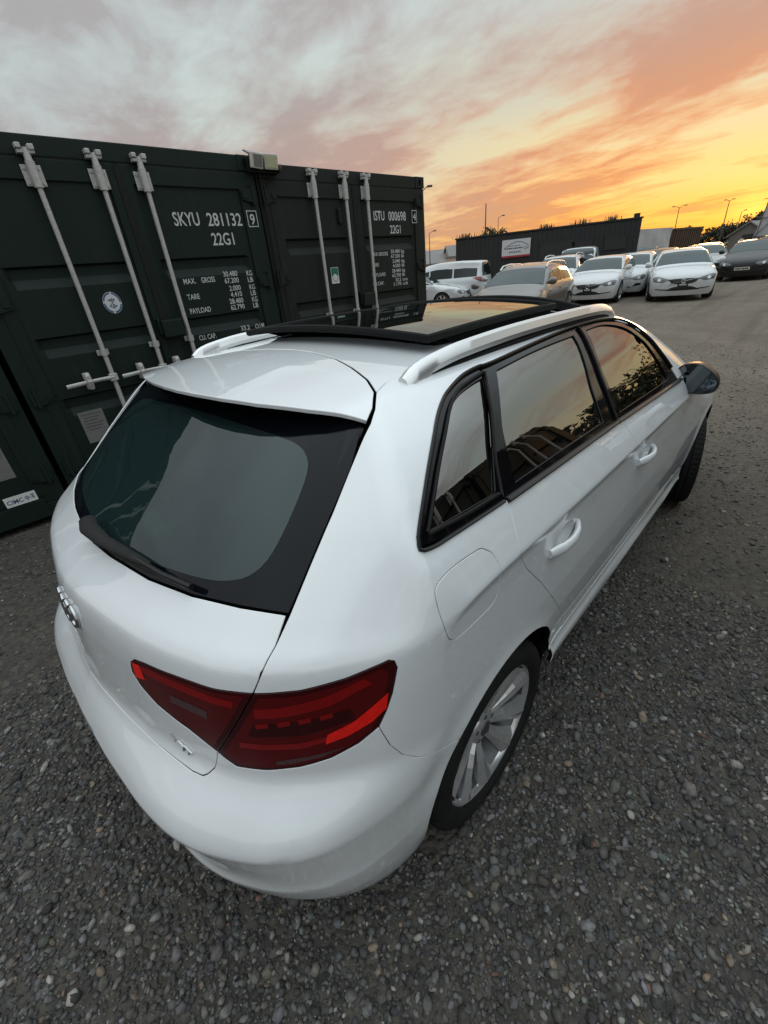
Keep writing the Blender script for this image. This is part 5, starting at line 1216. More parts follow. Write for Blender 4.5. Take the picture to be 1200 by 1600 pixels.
# ---------------------------------------------------------------- hero car
def build_hero():
    car = thing('parked_car', 'large white five-door hatchback with raised glass sunroof in the foreground on the gravel', 'car')
    W = 'white_paint'
    def both(name, D, m, parent=car, edge='gap_black'):
        return panel_obj(name, D, m, parent, edge), panel_obj(name, mirror_data(D), m, parent, edge)
    crease = [(x, -.88, float(tv(T_CREASE, x))) for x in np.arange(-.36, 2.45, .02)]
    CR = [(crease, (-.02, -.011, -.006, -.003, 0, .003, .006, .011, .02))]
    belt = [(-.252,-.815,1.162),(-.185,-.825,1.158),(.035,-.831,1.145),(.313,-.833,1.133),(.80,-.835,1.113),(1.46,-.844,1.082),(1.62,-.845,1.072)]
    win_top = [(1.62,-.84,1.078),(1.60,-.81,1.13),(1.56,-.76,1.20),(1.525,-.705,1.274),(1.47,-.64,1.335),(1.34,-.597,1.373),(1.03,-.584,1.392),(.684,-.597,1.394),(.319,-.616,1.388),(.261,-.611,1.388),(.179,-.617,1.384),(.097,-.635,1.372),(.038,-.654,1.358),(-.031,-.686,1.330),(-.131,-.739,1.271),(-.211,-.782,1.214),(-.249,-.800,1.181),(-.258,-.809,1.168)]
    # roof joint, seam round the tailgate
    seam_side = [(-.076,-.550,1.395),(-.130,-.595,1.374),(-.165,-.613,1.355),(-.328,-.648,1.226),(-.423,-.662,1.140),(-.486,-.672,1.082),(-.532,-.677,1.042),(-.593,-.667,.965)]
    lamp_o_top = [(-.593,-.667,.965),(-.566,-.699,.966),(-.532,-.733,.968),(-.463,-.785,.980),(-.407,-.818,.994),(-.390,-.827,.998),(-.381,-.832,.993)]
    lamp_o_side = [(-.379,-.835,.975),(-.396,-.832,.915),(-.410,-.826,.875),(-.428,-.817,.835)]
    lamp_o_bot = [(-.467,-.794,.801),(-.515,-.763,.775),(-.568,-.718,.757),(-.615,-.666,.749),(-.655,-.607,.745),(-.666,-.566,.772)]
    lamp_split = [(-.666,-.566,.772),(-.628,-.631,.888),(-.593,-.667,.965)]
    bump_seam = [(-.428,-.817,.835),(-.416,-.826,.772),(-.399,-.843,.722),(-.371,-.863,.688),(-.30,-.875,.638),(-.232,-.885,.602)]
    def arch(ax, a0, a1, n=30, r=R_ARCH+.006, y=-.885):
        return [(ax+r*math.cos(a), y, R_TYRE+.004+r*math.sin(a)) for a in np.linspace(a0, a1, n)]
    a_s = math.atan2(.602-R_TYRE-.004, -.244); a_s = a_s if a_s > 0 else a_s+math.pi
    rr = math.hypot(.244, .602-R_TYRE-.004)
    rear_arch = arch(.012, a_s, math.asin((.40-R_TYRE)/rr), r=rr)
    door_seam = [(.495,-.863,.402),(.481,-.866,.437),(.387,-.878,.574),(.288,-.884,.697),(.176,-.885,.832),(.074,-.884,.944),(.019,-.886,1.019),(.014,-.886,1.034),(.017,-.874,1.065),(.033,-.848,1.117),(.032,-.832,1.144)]
    # side frame: quarter panel, D-pillar, roof rail and A-pillar in one pressing
    apil = [(1.66,-.83,1.075),(1.95,-.80,1.055),(2.28,-.72,1.04),(2.02,-.66,1.17),(1.80,-.61,1.28),(1.62,-.57,1.365),(1.45,-.53,1.41)]
    side = seam_side+lamp_o_top[1:]+lamp_o_side+bump_seam[1:]+rear_arch[1:]+door_seam[1:-1]+[(.032,-.832,1.144)]+\
        [(-.03,-.829,1.149)]+belt[1::-1]+[(-.258,-.809,1.168)]+win_top[::-1][1:]+apil+[(1.1,-.53,1.43),(.6,-.53,1.438),(.2,-.53,1.42),(-.02,-.53,1.405)]
    Ds = panel_data(side, Plane((-.45,-.75,.45)), .0135, feat=CR,
                    holes=[spline([(-.103,-.861,1.095),(-.085,-.868,1.075),(-.078,-.884,1.035),(-.072,-.881,.975),(-.092,-.881,.948),(-.152,-.879,.946),(-.232,-.877,.952),(-.262,-.876,.970),(-.276,-.872,1.01),(-.276,-.858,1.068),(-.262,-.849,1.097),(-.213,-.854,1.110),(-.124,-.858,1.105)], .01, True)])
    both('quarter_panel', Ds, W)
    flap = spline([(-.103,-.861,1.095),(-.085,-.868,1.075),(-.078,-.884,1.035),(-.072,-.881,.975),(-.092,-.881,.948),(-.152,-.879,.946),(-.232,-.877,.952),(-.262,-.876,.970),(-.276,-.872,1.01),(-.276,-.858,1.068),(-.262,-.849,1.097),(-.213,-.854,1.110),(-.124,-.858,1.105)], .01, True)
    Df = panel_data(flap, Plane((-.3,-.9,.2)), .012, feat=CR); panel_obj('fuel_flap', Df, W, car)
    panel_obj('fuel_flap', mirror_data(Df), W, car)
    # roof, with the sunroof opening
    top_arc = [(-.076,-.550,1.395),(-.031,-.480,1.408),(.017,-.374,1.421),(.058,-.265,1.429),(.090,-.12,1.436),(.100,0,1.436)]
    roof = full([(.100,0,1.436)]+top_arc[::-1][1:]+[(-.02,-.53,1.405),(.6,-.53,1.438),(1.1,-.53,1.43),(1.45,-.53,1.41),(1.53,-.28,1.42),(1.55,0,1.42)])
    opening = full([(.30,0,1.44),(.30,-.40,1.43),(.31,-.43,1.43),(.34,-.44,1.43),(1.17,-.44,1.43),(1.20,-.42,1.43),(1.22,0,1.43)])
    panel_obj('roof_panel', panel_data(roof, Plane((0,0,1)), .03, holes=[opening]), W, car)
    # tailgate skin below the glass
    gb = [(-.646,0,1.075),(-.639,-.12,1.075),(-.615,-.303,1.075),(-.577,-.45,1.075),(-.53,-.573,1.076),(-.488,-.665,1.080)]
    lamp_i = [(-.593,-.667,.965),(-.633,-.601,.963),(-.675,-.490,.960),(-.703,-.405,.955),(-.713,-.372,.950),(-.724,-.345,.930),(-.726,-.338,.900),(-.718,-.36,.868),(-.711,-.407,.835),(-.687,-.496,.807),(-.666,-.566,.772)]
    tg_bot = [(-.692,-.556,.722),(-.698,-.549,.712),(-.707,-.543,.705),(-.716,-.534,.701),(-.726,-.506,.700),(-.745,-.413,.703),(-.77,-.25,.705),(-.79,0,.706)]
    ridge = [(float(rear_x(y, 1.0)), y, 1.0) for y in np.arange(-.64, .645, .02)]
    tg = full(gb+[(-.532,-.677,1.042)]+lamp_i+tg_bot)
    tail = panel_obj('tailgate', panel_data(tg, Plane((-.8,0,.6)), .015, feat=[(ridge, (-.03,-.018,-.01,-.004,0,.004,.01,.02))]), W, car)
    # rear glass with its black border, under the spoiler
    rg_r = [(-.172,-.600,1.350),(-.25,-.628,1.288),(-.326,-.642,1.225),(-.421,-.656,1.138),(-.484,-.666,1.083)]
    rg = full([(-.200,0,1.372),(-.190,-.3,1.366),(-.172,-.595,1.350)]+rg_r[1:]+[(-.527,-.57,1.080),(-.574,-.447,1.079),(-.612,-.30,1.079),(-.636,-.12,1.079),(-.643,0,1.079)])
    clear = spline(full([(-.262,0,1.325),(-.262,-.10,1.324),(-.262,-.25,1.322),(-.258,-.40,1.318),(-.258,-.455,1.314),(-.268,-.50,1.302),(-.295,-.535,1.275),(-.365,-.560,1.212),(-.43,-.568,1.150),(-.47,-.555,1.118),(-.505,-.52,1.104),(-.545,-.44,1.099),(-.59,-.27,1.097),(-.608,-.12,1.096),(-.612,0,1.096)]), .02, True)
    vg = Plane((-.6,0,.8))
    rw = panel_obj('rear_window', panel_data(clear, vg, .03, off=-.004, flange=0, gap=0), 'rear_glass', car)
    panel_obj('black_border', panel_data(rg, vg, .03, off=-.004, holes=[clear], gap=.001), 'frit_black', rw)
    # spoiler: roof line carried past the glass
    fsp = lambda p: smax(np.abs(p[..., 1])-half_width(p[..., 0], p[..., 2]), p[..., 2]-roof_z(p[..., 0], p[..., 1])+.004*np.clip((-.05-p[..., 0])/.2, 0, 1), .085)
    te = [(-.310,0,1.40),(-.306,-.1,1.40),(-.293,-.22,1.395),(-.270,-.345,1.39),(-.228,-.48,1.375),(-.190,-.57,1.36),(-.172,-.606,1.35)]
    sp = full([(.092,0,1.436)]+[(x-.006, y, z) for x, y, z in top_arc[::-1][1:-1]]+[(-.080,-.546,1.395),(-.131,-.588,1.373),(-.172,-.606,1.35)]+te[::-1][1:])
    spo = panel_obj('spoiler', panel_data(sp, Plane((0,0,1)), .022, f=fsp, flange=.011), W, tail, edge='white_paint')
    und = full([(.0,0,1.43),(-.08,-.53,1.39),(-.16,-.585,1.355)]+[(x+.012, y*.985, z) for x, y, z in te[::-1]])
    D = panel_data(und, Plane((0,0,1)), .03, f=fsp, off=-.0105, flange=0)
    panel_obj('spoiler_underside', (D[0], [t[::-1] for t in D[1]], D[2], -D[3]), 'gap_black', tail)
    for s in (1, -1):                                                # black fins between spoiler and glass edge
        g = Geo()
        a = np.array([(-.176,-.602,1.346),(-.20,-.575,1.345),(-.345,-.632,1.208),(-.352,-.648,1.203)])*np.array([1, s, 1])
        b = a+np.array([(.03,0,-.03),(.05,0,-.045),(.012,.004*s,-.012),(.008,0,-.012)])
        g.add(list(a)+list(b), [(0,1,2,3),(4,7,6,5),(0,4,5,1),(1,5,6,2),(2,6,7,3),(3,7,4,0)]); g.build('spoiler_fin', 'gloss_black', tail)
    # rear bumper (wraps round both corners)
    mid = tg_bot[::-1]+[(-.666,-.566,.772)]
    ab = [(.012+rr*math.cos(a), -.885, R_TYRE+.004+rr*math.sin(a)) for a in np.linspace(a_s, math.pi+.18, 12)]
    bl = mid+lamp_o_bot[::-1][1:]+bump_seam+ab[1:]+[(-.345,-.85,.235),(-.45,-.80,.222),(-.57,-.70,.216),(-.66,-.58,.212),(-.71,-.35,.21),(-.73,0,.21)]
    lines = [([(-.8*math.cos(t), -.8*math.sin(t), zz) for t in np.arange(-1.15, 1.16, .02)], (-.008, -.003, .003, .008)) for zz in (.436, .588, .43)]
    vb = Cyl((.0, 0), .85)
    panel_obj('rear_bumper', panel_data(full(bl), vb, .016, feat=lines), W, car)
    # reflectors let into the bumper, diffuser
    g = Geo(); g.tube([(-.70,-.52,.225),(-.735,-.3,.20),(-.745,0,.195),(-.735,.3,.20),(-.70,.52,.225)], .03, 8, flat=(1,.6)); g.build('diffuser', 'black_rubber', car)
    # doors
    rd = [(.035,-.831,1.144)]+belt[3:5]+[(.850,-.850,1.086),(.884,-.877,1.032),(.892,-.889,1.004),(.905,-.888,.939),(.912,-.887,.80),(.915,-.883,.64),(.915,-.865,.405)]+door_seam[:-1]
    vd = Plane((0,-1,.22))
    low = [([(x, -.87, zz) for x in np.arange(.4, 2.3, .02)], (-.012, -.004, .004, .012)) for zz in (.38,)]
    def bowl(x0, z0): return [(x0+.108+.060*math.cos(a), -.885, z0+.008+.036*math.sin(a)*(1.15 if math.sin(a) > 0 else .8)) for a in np.linspace(0, 2*math.pi, 29)[:-1]]
    HR, HF = (.205,.40,.913,.921), (1.0,1.195,.893,.897)
    Drd = panel_data(rd, vd, .013, feat=CR, holes=[bowl(HR[0], HR[2])], flange=.012); doors = both('rear_door', Drd, W)
    fd = [(.80,-.835,1.113),(1.46,-.844,1.082),(1.62,-.845,1.072),(1.70,-.85,1.066),(1.98,-.87,.95),(2.10,-.88,.80),(2.14,-.87,.60),(2.12,-.86,.405)]+rd[3:10][::-1]
    Dfd = panel_data(fd, vd, .014, feat=CR, holes=[bowl(HF[0], HF[2])], flange=.012); fdoors = both('front_door', Dfd, W)
    # sill
    sk = [(.012+rr*math.cos(a), -.86, R_TYRE+.004+rr*math.sin(a)) for a in np.linspace(math.asin((.312-R_TYRE-.004)/rr), math.asin((.398-R_TYRE-.004)/rr), 8)]+[(AX_F-rr*math.cos(a), -.86, R_TYRE+.004+rr*math.sin(a)) for a in np.linspace(math.asin((.398-R_TYRE-.004)/rr), math.asin((.312-R_TYRE-.004)/rr), 8)]
    both('sill_end', panel_data([(.365,-.86,.380),(.53,-.86,.380),(.53,-.86,.42),(.485,-.86,.45),(.37,-.86,.45)], Plane((0,-1,.1)), .03, off=-.004, flange=0), W)
    both('side_skirt', panel_data(sk, Plane((0,-1,.1)), .03, feat=[]), W)
    # front wing, bonnet, windscreen, front bumper
    fa = arch(AX_F, math.asin((.40-R_TYRE)/rr), math.pi-math.asin((.40-R_TYRE)/rr), r=rr)
    wing = [(1.66,-.83,1.072),(1.95,-.81,1.053),(2.30,-.73,1.035),(2.6,-.72,.98),(3.05,-.66,.90),(3.30,-.60,.80),(3.25,-.78,.66)]+fa+[(2.12,-.86,.405),(2.14,-.87,.60),(2.10,-.88,.80),(1.98,-.87,.95),(1.70,-.85,1.066)]
    wing = both('front_wing', panel_data(wing, Plane((.25,-.8,.5)), .022, feat=CR), W)
    bon = full([(2.36,0,1.0),(2.34,-.4,1.0),(2.30,-.73,1.035),(2.6,-.72,.98),(3.05,-.66,.90),(3.30,-.60,.80),(3.40,-.3,.77),(3.43,0,.76)])
    panel_obj('bonnet', panel_data(bon, Plane((.25,0,1)), .05), W, car)
    ws = full([(1.55,0,1.42),(1.53,-.28,1.42),(1.45,-.53,1.41),(1.62,-.57,1.365),(1.80,-.61,1.28),(2.02,-.66,1.17),(2.28,-.72,1.04),(2.34,-.4,1.0),(2.36,0,1.0)])
    panel_obj('windscreen', panel_data(ws, Plane((.5,0,.85)), .05, off=-.003), 'side_glass', car)
    fb = [(3.43,0,.76),(3.40,-.3,.77),(3.30,-.60,.80),(3.25,-.78,.66)]+[(AX_F+rr*math.cos(a), -.88, R_TYRE+.004+rr*math.sin(a)) for a in np.linspace(.55, -.2, 8)]+[(3.2,-.75,.21),(3.4,-.4,.2),(3.45,0,.2)]
    fbo = panel_obj('front_bumper', panel_data(full(fb), CylF((2.6, 0), .85), .03), W, car)
    panel_obj('grille', panel_data(full([(3.5,0,.72),(3.5,-.38,.72),(3.5,-.42,.6),(3.5,-.3,.36),(3.5,0,.34)]), CylF((2.6,0), .85), .06, off=.004), 'gloss_black', fbo)
    for s in (1, -1):
        D = panel_data([(3.4,-.52,.74),(3.2,-.72,.80),(3.15,-.76,.74),(3.38,-.60,.64),(3.42,-.48,.66)], CylF((2.6,0), .85), .05, off=.004)
        panel_obj('headlight', D if s > 0 else mirror_data(D), 'gloss_black', fbo)
    # outer lamps and inner lamps
    lo = lamp_split[:1]+[(-.628,-.631,.888)]+lamp_o_top+lamp_o_side+lamp_o_bot[:-1]
    vl = Plane((-.62,-.7,.25))
    def stripe(name, px, m, parent, off, h=.012):
        D = panel_data(px, vl, h, off=off, gap=0, flange=0); a, b = parent
        panel_obj(name, D, m, a); panel_obj(name, mirror_data(D), m, b)
    DL = panel_data(lo, vl, .014, gap=.0025); louter = both('tail_lamp', DL, 'lamp_dark')
    rim = lambda P, k, c: [tuple(np.array(c)+(np.array(p)-np.array(c))*k) for p in P]
    c0 = (-.52,-.72,.86)
    stripe('lamp_glow', rim(lo, .90, c0), 'lamp_red', louter, .0006)
    stripe('light_bar', [(-.585,-.655,.925),(-.553,-.695,.928),(-.50,-.755,.945),(-.44,-.808,.972),(-.425,-.815,.958),(-.49,-.76,.922),(-.55,-.69,.903),(-.582,-.65,.90)], 'lamp_bar', louter, .0010)
    stripe('inner_element', [(-.585,-.645,.885),(-.53,-.71,.888),(-.46,-.78,.905),(-.455,-.785,.875),(-.53,-.71,.850),(-.592,-.63,.848)], 'lamp_dark', louter, .0011)
    for k in range(4):
        t = k/4; a = np.array([-.583,-.648,.878])*(1-t)+np.array([-.475,-.77,.898])*t; b = a+np.array([.016,-.018,.004])
        stripe('light_element', [a+[0,0,.006], b+[0,0,.007], b+[0,0,-.006], a+[0,0,-.007]], 'lamp_bar', louter, .0013, .008)
    stripe('light_bar', [(-.605,-.61,.825),(-.53,-.70,.828),(-.455,-.77,.848),(-.458,-.77,.838),(-.53,-.70,.812),(-.608,-.61,.81)], 'lamp_bar', louter, .0010)
    stripe('reflector', [(-.402,-.828,.925),(-.407,-.821,.885),(-.43,-.803,.858),(-.47,-.772,.832),(-.505,-.742,.818),(-.500,-.748,.845),(-.46,-.782,.868)], 'lamp_bright', louter, .0012)
    stripe('lower_strip', [(-.49,-.780,.803),(-.53,-.752,.786),(-.58,-.708,.772),(-.60,-.685,.770),(-.60,-.685,.780),(-.53,-.752,.796)], 'lamp_smoke', louter, .0012)
    vl2 = Plane((-.85,-.45,.2))
    DI = panel_data(lamp_i+[(-.628,-.631,.888)], vl2, .014, gap=.0025)
    linner = (panel_obj('tail_lamp', DI, 'lamp_dark', tail), panel_obj('tail_lamp', mirror_data(DI), 'lamp_dark', tail))
    vl = vl2; c1 = (-.675,-.52,.90)
    # inner lamps are children of the tailgate; their details sit one level deeper on the car's outer lamps' pattern
    def stripe_t(name, px, m, off):
        D = panel_data(px, vl2, .012, off=off, gap=0, flange=0)
        panel_obj(name, D, m, tail); panel_obj(name, mirror_data(D), m, tail)
    stripe_t('lamp_glow', rim(lamp_i+[(-.628,-.631,.888)], .88, c1), 'lamp_red', .0006)
    stripe_t('light_bar', [(-.715,-.375,.938),(-.70,-.42,.945),(-.66,-.54,.945),(-.615,-.627,.94),(-.617,-.622,.922),(-.665,-.53,.925),(-.712,-.40,.925),(-.722,-.36,.915)], 'lamp_bar', .0010)
    stripe_t('lamp_end', [(-.720,-.358,.938),(-.712,-.385,.942),(-.716,-.395,.905),(-.724,-.355,.895)], 'lamp_bright', .0013)
    stripe_t('reversing_lamp', [(-.690,-.470,.900),(-.650,-.565,.895),(-.652,-.562,.872),(-.692,-.465,.876)], 'lamp_smoke', .0012)
    # badge strokes beside the lamp, four chrome rings
    def on_rear(y, z, off=0.):
        p, ok = hit([(-4, y, z)], (1, 0, 0), None, 2.5, 5, 600); return p[0]+normal(p)[0]*off
    def strokes(name, P, r):
        g = Geo(); g.tube([tuple(on_rear(y, z, .002)) for y, z in P], r*1.15, 6, flat=(1, 1)); return g.build(name, 'chrome', tail)
    strokes('badge_letter', [(-.434,.762),(-.444,.746),(-.452,.750)], .0032)
    strokes('badge_letter', [(-.452,.750),(-.460,.752),(-.472,.744),(-.470,.731)], .0036)
    strokes('badge_letter', [(-.474,.747),(-.494,.735),(-.484,.727)], .0032)
    for k in range(4):
        g = Geo(); yc = (k-1.5)*.041
        g.tube([tuple(on_rear(yc+.0285*math.cos(a), .932+.0285*math.sin(a), .004)) for a in np.linspace(0, 2*math.pi, 28)[:-1]], .0058, 8, closed=True, flat=(1, 1))
        g.build('emblem_ring', 'chrome', tail)
    # rear wiper
    wp = Geo(); P = lambda y, z, o: tuple(on_rear(y, z, o))
    wp.tube([P(.06,1.10,.022),P(.03,1.098,.034),P(-.01,1.092,.034),P(-.10,1.090,.028),P(-.22,1.092,.022),P(-.30,1.092,.018)], [.010,.018,.020,.016,.012,.008], 10, flat=(.7,1.1))
    wip = wp.build('wiper_arm', 'black_rubber', car)
    g = Geo(); g.tube([P(-.02,1.082,.012),P(-.16,1.083,.012),P(-.30,1.085,.013),P(-.455,1.088,.014)], [.005,.007,.007,.006], 8, flat=(1,.7)); g.build('wiper_blade', 'black_rubber', wip)
    g = Geo(); g.tube([P(-.24,1.092,.022),P(-.36,1.090,.021),P(-.455,1.089,.018)], [.007,.006,.007], 8); g.build('blade_spine', 'black_trim', wip)
    # windows: gloss black frames, panes and outer trim
    vw = Plane((0,-.8,.5))
    qg = spline([(-.216,-.806,1.184),(-.212,-.800,1.192),(-.192,-.788,1.207),(-.093,-.740,1.271),(.005,-.692,1.326),(.046,-.674,1.343),(.110,-.656,1.358),(.182,-.646,1.366),(.240,-.643,1.370),(.240,-.643,1.370),(.189,-.688,1.333),(.089,-.765,1.243),(.023,-.814,1.175),(.018,-.815,1.171),(.0,-.815,1.170)], .015, True)
    rgl = spline([(.314,-.638,1.374),(.314,-.638,1.374),(.187,-.730,1.289),(.140,-.775,1.228),(.106,-.819,1.160),(.106,-.819,1.160),(.340,-.819,1.152),(.707,-.820,1.137),(.707,-.820,1.137),(.752,-.748,1.244),(.888,-.617,1.378),(.888,-.617,1.378),(.589,-.622,1.380)], .02, True)
    fgl = spline([(1.014,-.612,1.378),(1.20,-.612,1.374),(1.35,-.645,1.345),(1.44,-.70,1.275),(1.48,-.76,1.19),(1.50,-.815,1.10),(1.50,-.815,1.10),(1.413,-.824,1.106),(.860,-.822,1.128),(.860,-.822,1.128),(.896,-.724,1.273),(1.014,-.612,1.378)], .02, True)
    surround = np.array([(-.252,-.815,1.164)]+belt[1:]+win_top[:-1])
    s3 = {}
    qf = [(-.250,-.812,1.166),(-.185,-.825,1.160),(.030,-.831,1.147),(.085,-.77,1.235),(.19,-.685,1.34),(.262,-.613,1.387)]+win_top[10:-1]
    rf = [(.036,-.831,1.146),(.313,-.833,1.135),(.798,-.835,1.115),(.842,-.74,1.25),(.905,-.67,1.335),(.985,-.59,1.390),(.684,-.599,1.392),(.319,-.618,1.386),(.270,-.613,1.387),(.197,-.685,1.34),(.09,-.77,1.235)]
    ff = [(.804,-.835,1.115),(1.46,-.844,1.084),(1.62,-.845,1.074)]+win_top[1:6]+[(1.03,-.586,1.390),(.992,-.59,1.390),(.912,-.67,1.335),(.849,-.74,1.25)]
    for nm, fr, gl_, dr in (('quarter_window', qf, qg, (car, car)), ('door_window', rf, rgl, doors), ('door_window', ff, fgl, fdoors)):
        Dg = panel_data(gl_, vw, .03, off=-.009, flange=0, gap=0); Dfm = panel_data(fr, vw, .025, off=-.003, holes=[gl_], gap=.0012, flange=.02)
        for mir, par in ((0, dr[0]), (1, dr[1])):
            q = mirror_data if mir else (lambda d: d)
            panel_obj(nm, q(Dg), 'side_glass', par); panel_obj('window_frame', q(Dfm), 'gloss_black', par)
    def surf(P, off):
        P = np.array(P); o, d = vw.rays(vw.uv(P)); q, _ = hit(o, np.broadcast_to(d, o.shape), None, 3, 9, 300); return q+normal(q)*off
    def trim(name, P, r, par, flat, m='black_trim'):
        q = surf(spline(P, .02), .001)
        for mir in (0, 1):
            g = Geo(); g.tube([tuple(p*np.array([1, -1 if mir else 1, 1])) for p in q], r, 10, flat=flat); g.build(name, m, par[mir])
    cc = (car, car)
    trim('window_trim', [(1.60,-.80,1.13)]+win_top[2:]+[(-.260,-.811,1.163),(-.253,-.814,1.158),(-.22,-.822,1.156),(-.185,-.825,1.156),(-.08,-.828,1.151),(.026,-.831,1.146)], .0062, cc, (1., .75))
    trim('belt_strip', [(.038,-.831,1.143),(.313,-.833,1.131),(.797,-.835,1.112)], .0095, doors, (.7, 1.1))
    trim('belt_strip', [(.803,-.835,1.111),(1.46,-.844,1.080),(1.64,-.845,1.071)], .0095, fdoors, (.7, 1.1))
    trim('inner_trim', [(-.225,-.800,1.178),(-.205,-.797,1.196),(-.105,-.747,1.267),(-.005,-.70,1.325),(.05,-.674,1.350),(.11,-.652,1.366),(.18,-.642,1.374),(.25,-.636,1.380)], .006, cc, (1, .7), 'black_rubber')
    trim('inner_trim', [(.255,-.64,1.378),(.19,-.69,1.335),(.085,-.772,1.240),(.028,-.826,1.16)], .006, cc, (1, .6), 'black_rubber')
    trim('inner_trim', [(-.225,-.805,1.177),(-.12,-.815,1.170),(.02,-.818,1.162)], .006, cc, (1, .7), 'black_rubber')
    trim('pillar_seal', [(.975,-.592,1.388),(.90,-.67,1.333),(.838,-.745,1.245),(.80,-.828,1.12)], .007, cc, (1, .6), 'black_rubber')
    # door handles
    for (x0, x1, z0, z1), drs in (((.205,.40,.913,.921), doors), ((1.0,1.195,.893,.897), fdoors)):
        for mir in (0, 1):
            sgn = -1 if mir else 1
            q = lambda x, z, o: tuple((surf([(x, -.88, z)], o)[0])*np.array([1, sgn, 1]))
            xs = np.linspace(x0, x1, 9); zs = np.linspace(z0, z1, 9)
            offs = [.003,.012,.021,.025,.027,.025,.021,.012,.003]
            g = Geo(); g.tube([q(a, b, o) for a, b, o in zip(xs, zs, offs)], [.012,.016,.016,.015,.015,.015,.015,.014,.010], 14, flat=(1.15,.68))
            hnd = g.build('door_handle', W, drs[mir])
            D = panel_data(bowl(x0, z0), Plane((0,-1,.1)), .009, gap=-.002, flange=0)
            V, F, FM, N = D; ctr = np.array([x0+.108, 0, z0+.008])
            dz_ = V[:, 2]-ctr[2]; q2 = np.clip(((V[:, 0]-ctr[0])/.061)**2+(dz_/np.where(dz_ > 0, .042, .030))**2, 0, 1); V = V-N*(.001+.024*(1-q2**1.6))[:, None]
            if mir: V = V*np.array([1, -1, 1]); F = [t_[::-1] for t_ in F]
            link_mesh('handle_recess', V, F, W, drs[mir], smooth=True)
    # roof rails
    for s in (1, -1):
        top = [(.005,.560,1.412),(.03,.561,1.428),(.075,.562,1.441),(.16,.563,1.452),(.26,.565,1.459),(.51,.568,1.464),(.83,.568,1.460),(1.10,.566,1.452),(1.27,.563,1.442),(1.37,.561,1.425),(1.43,.560,1.398)]
        tp = spline([(a, -s*b, c_) for a, b, c_ in top], .03)
        V = []; F = []; n = len(tp)
        for i, p in enumerate(tp):
            b0 = roof_z(p[0], p[1])-.012; th = max(p[2]-b0, .012)
            foot = min(i, n-1-i)*.03; hh = th if foot < .10 else min(th, .038)
            wd = .0185
            sec = [(-wd+.002, -hh), (-wd-.003, -.024), (-wd+.006, -.004), (0, .002), (wd-.006, -.004), (wd+.003, -.024), (wd-.002, -hh)]
            V += [(p[0], p[1]+a, p[2]+b-.004) for a, b in sec]
        m_ = 7
        for i in range(n-1):
            for k in range(m_): F.append((i*m_+k, i*m_+(k+1) % m_, (i+1)*m_+(k+1) % m_, (i+1)*m_+k))
        F += [tuple(range(m_))[::-1], tuple(range((n-1)*m_, n*m_))]
        g = Geo(); g.add(V, F, True); rl = g.build('roof_rail', 'satin_rail', car)
        g = Geo(); g.tube([(p[0], p[1]-s*.0, roof_z(p[0], p[1])-.006) for p in tp[2:-2]], .014, 6, flat=(.6,1.2)); g.build('rail_base', 'black_rubber', rl)
    # raised glass sunroof
    fgz = lambda x, y: 1.497-.030*(abs(y)/.5)**2-.006*((x-.6)/.4)**2
    xs = np.linspace(.225, 1.03, 14); ys = np.linspace(-.47, .47, 15)
    g = Geo(); V = [(x-(.0 if abs(y) < .4 else .0)+.045*(1-(y/.47)**2)*(-1 if x < .6 else 1)*abs(x-.6)/.4*.6, y, fgz(x, y)) for x in xs for y in ys]; m_ = len(ys)
    F = [(i*m_+j, (i+1)*m_+j, (i+1)*m_+j+1, i*m_+j+1) for i in range(len(xs)-1) for j in range(m_-1)]
    g.add(V, F, True); sun_o = g.build('sunroof_glass', 'roof_glass', car)
    loop = [V[j] for j in range(m_)]+[V[i*m_+m_-1] for i in range(1, len(xs))]+[V[(len(xs)-1)*m_+j] for j in range(m_-2, -1, -1)]+[V[i*m_] for i in range(len(xs)-2, 0, -1)]
    g = Geo(); g.tube([(a, b, c_-.004) for a, b, c_ in loop], .011, 8, closed=True, flat=(1.1,1)); g.build('glass_seal', 'seal_black', sun_o)
    g = Geo()
    for s in (1, -1):
        g.add([(.27,s*.462,1.462),(1.03,s*.462,1.455),(1.03,s*.455,1.40),(.42,s*.455,1.41)], [(0,1,2,3)])
        g.box((.42,s*.40,1.40),(.46,s*.44,1.47)); g.box((.98,s*.40,1.40),(1.02,s*.44,1.47))
    g.add([(.40,-.46,1.425),(.40,.46,1.425),(1.25,.46,1.40),(1.25,-.46,1.40)], [(0,1,2,3)])
    g.build('sunroof_frame', 'gap_black', sun_o)
    g = Geo(); wv = lambda y: (1.27-.10*(abs(y)/.5)**2.4, 1.487-.040*(abs(y)/.52)**2)
    pts = [(wv(y)[0], y, wv(y)[1]) for y in np.linspace(-.52, .52, 25)]
    V = []; 
    for a, b, c_ in pts: V += [(a-.02, b, c_-.030), (a-.012, b, c_), (a+.004, b, c_+.003), (a+.02, b, c_-.045)]
    F = [(i*4+k, i*4+k+1, i*4+k+5, i*4+k+4) for i in range(24) for k in range(3)]
    g.add(V, F, True); g.build('wind_deflector', 'seal_black', car)
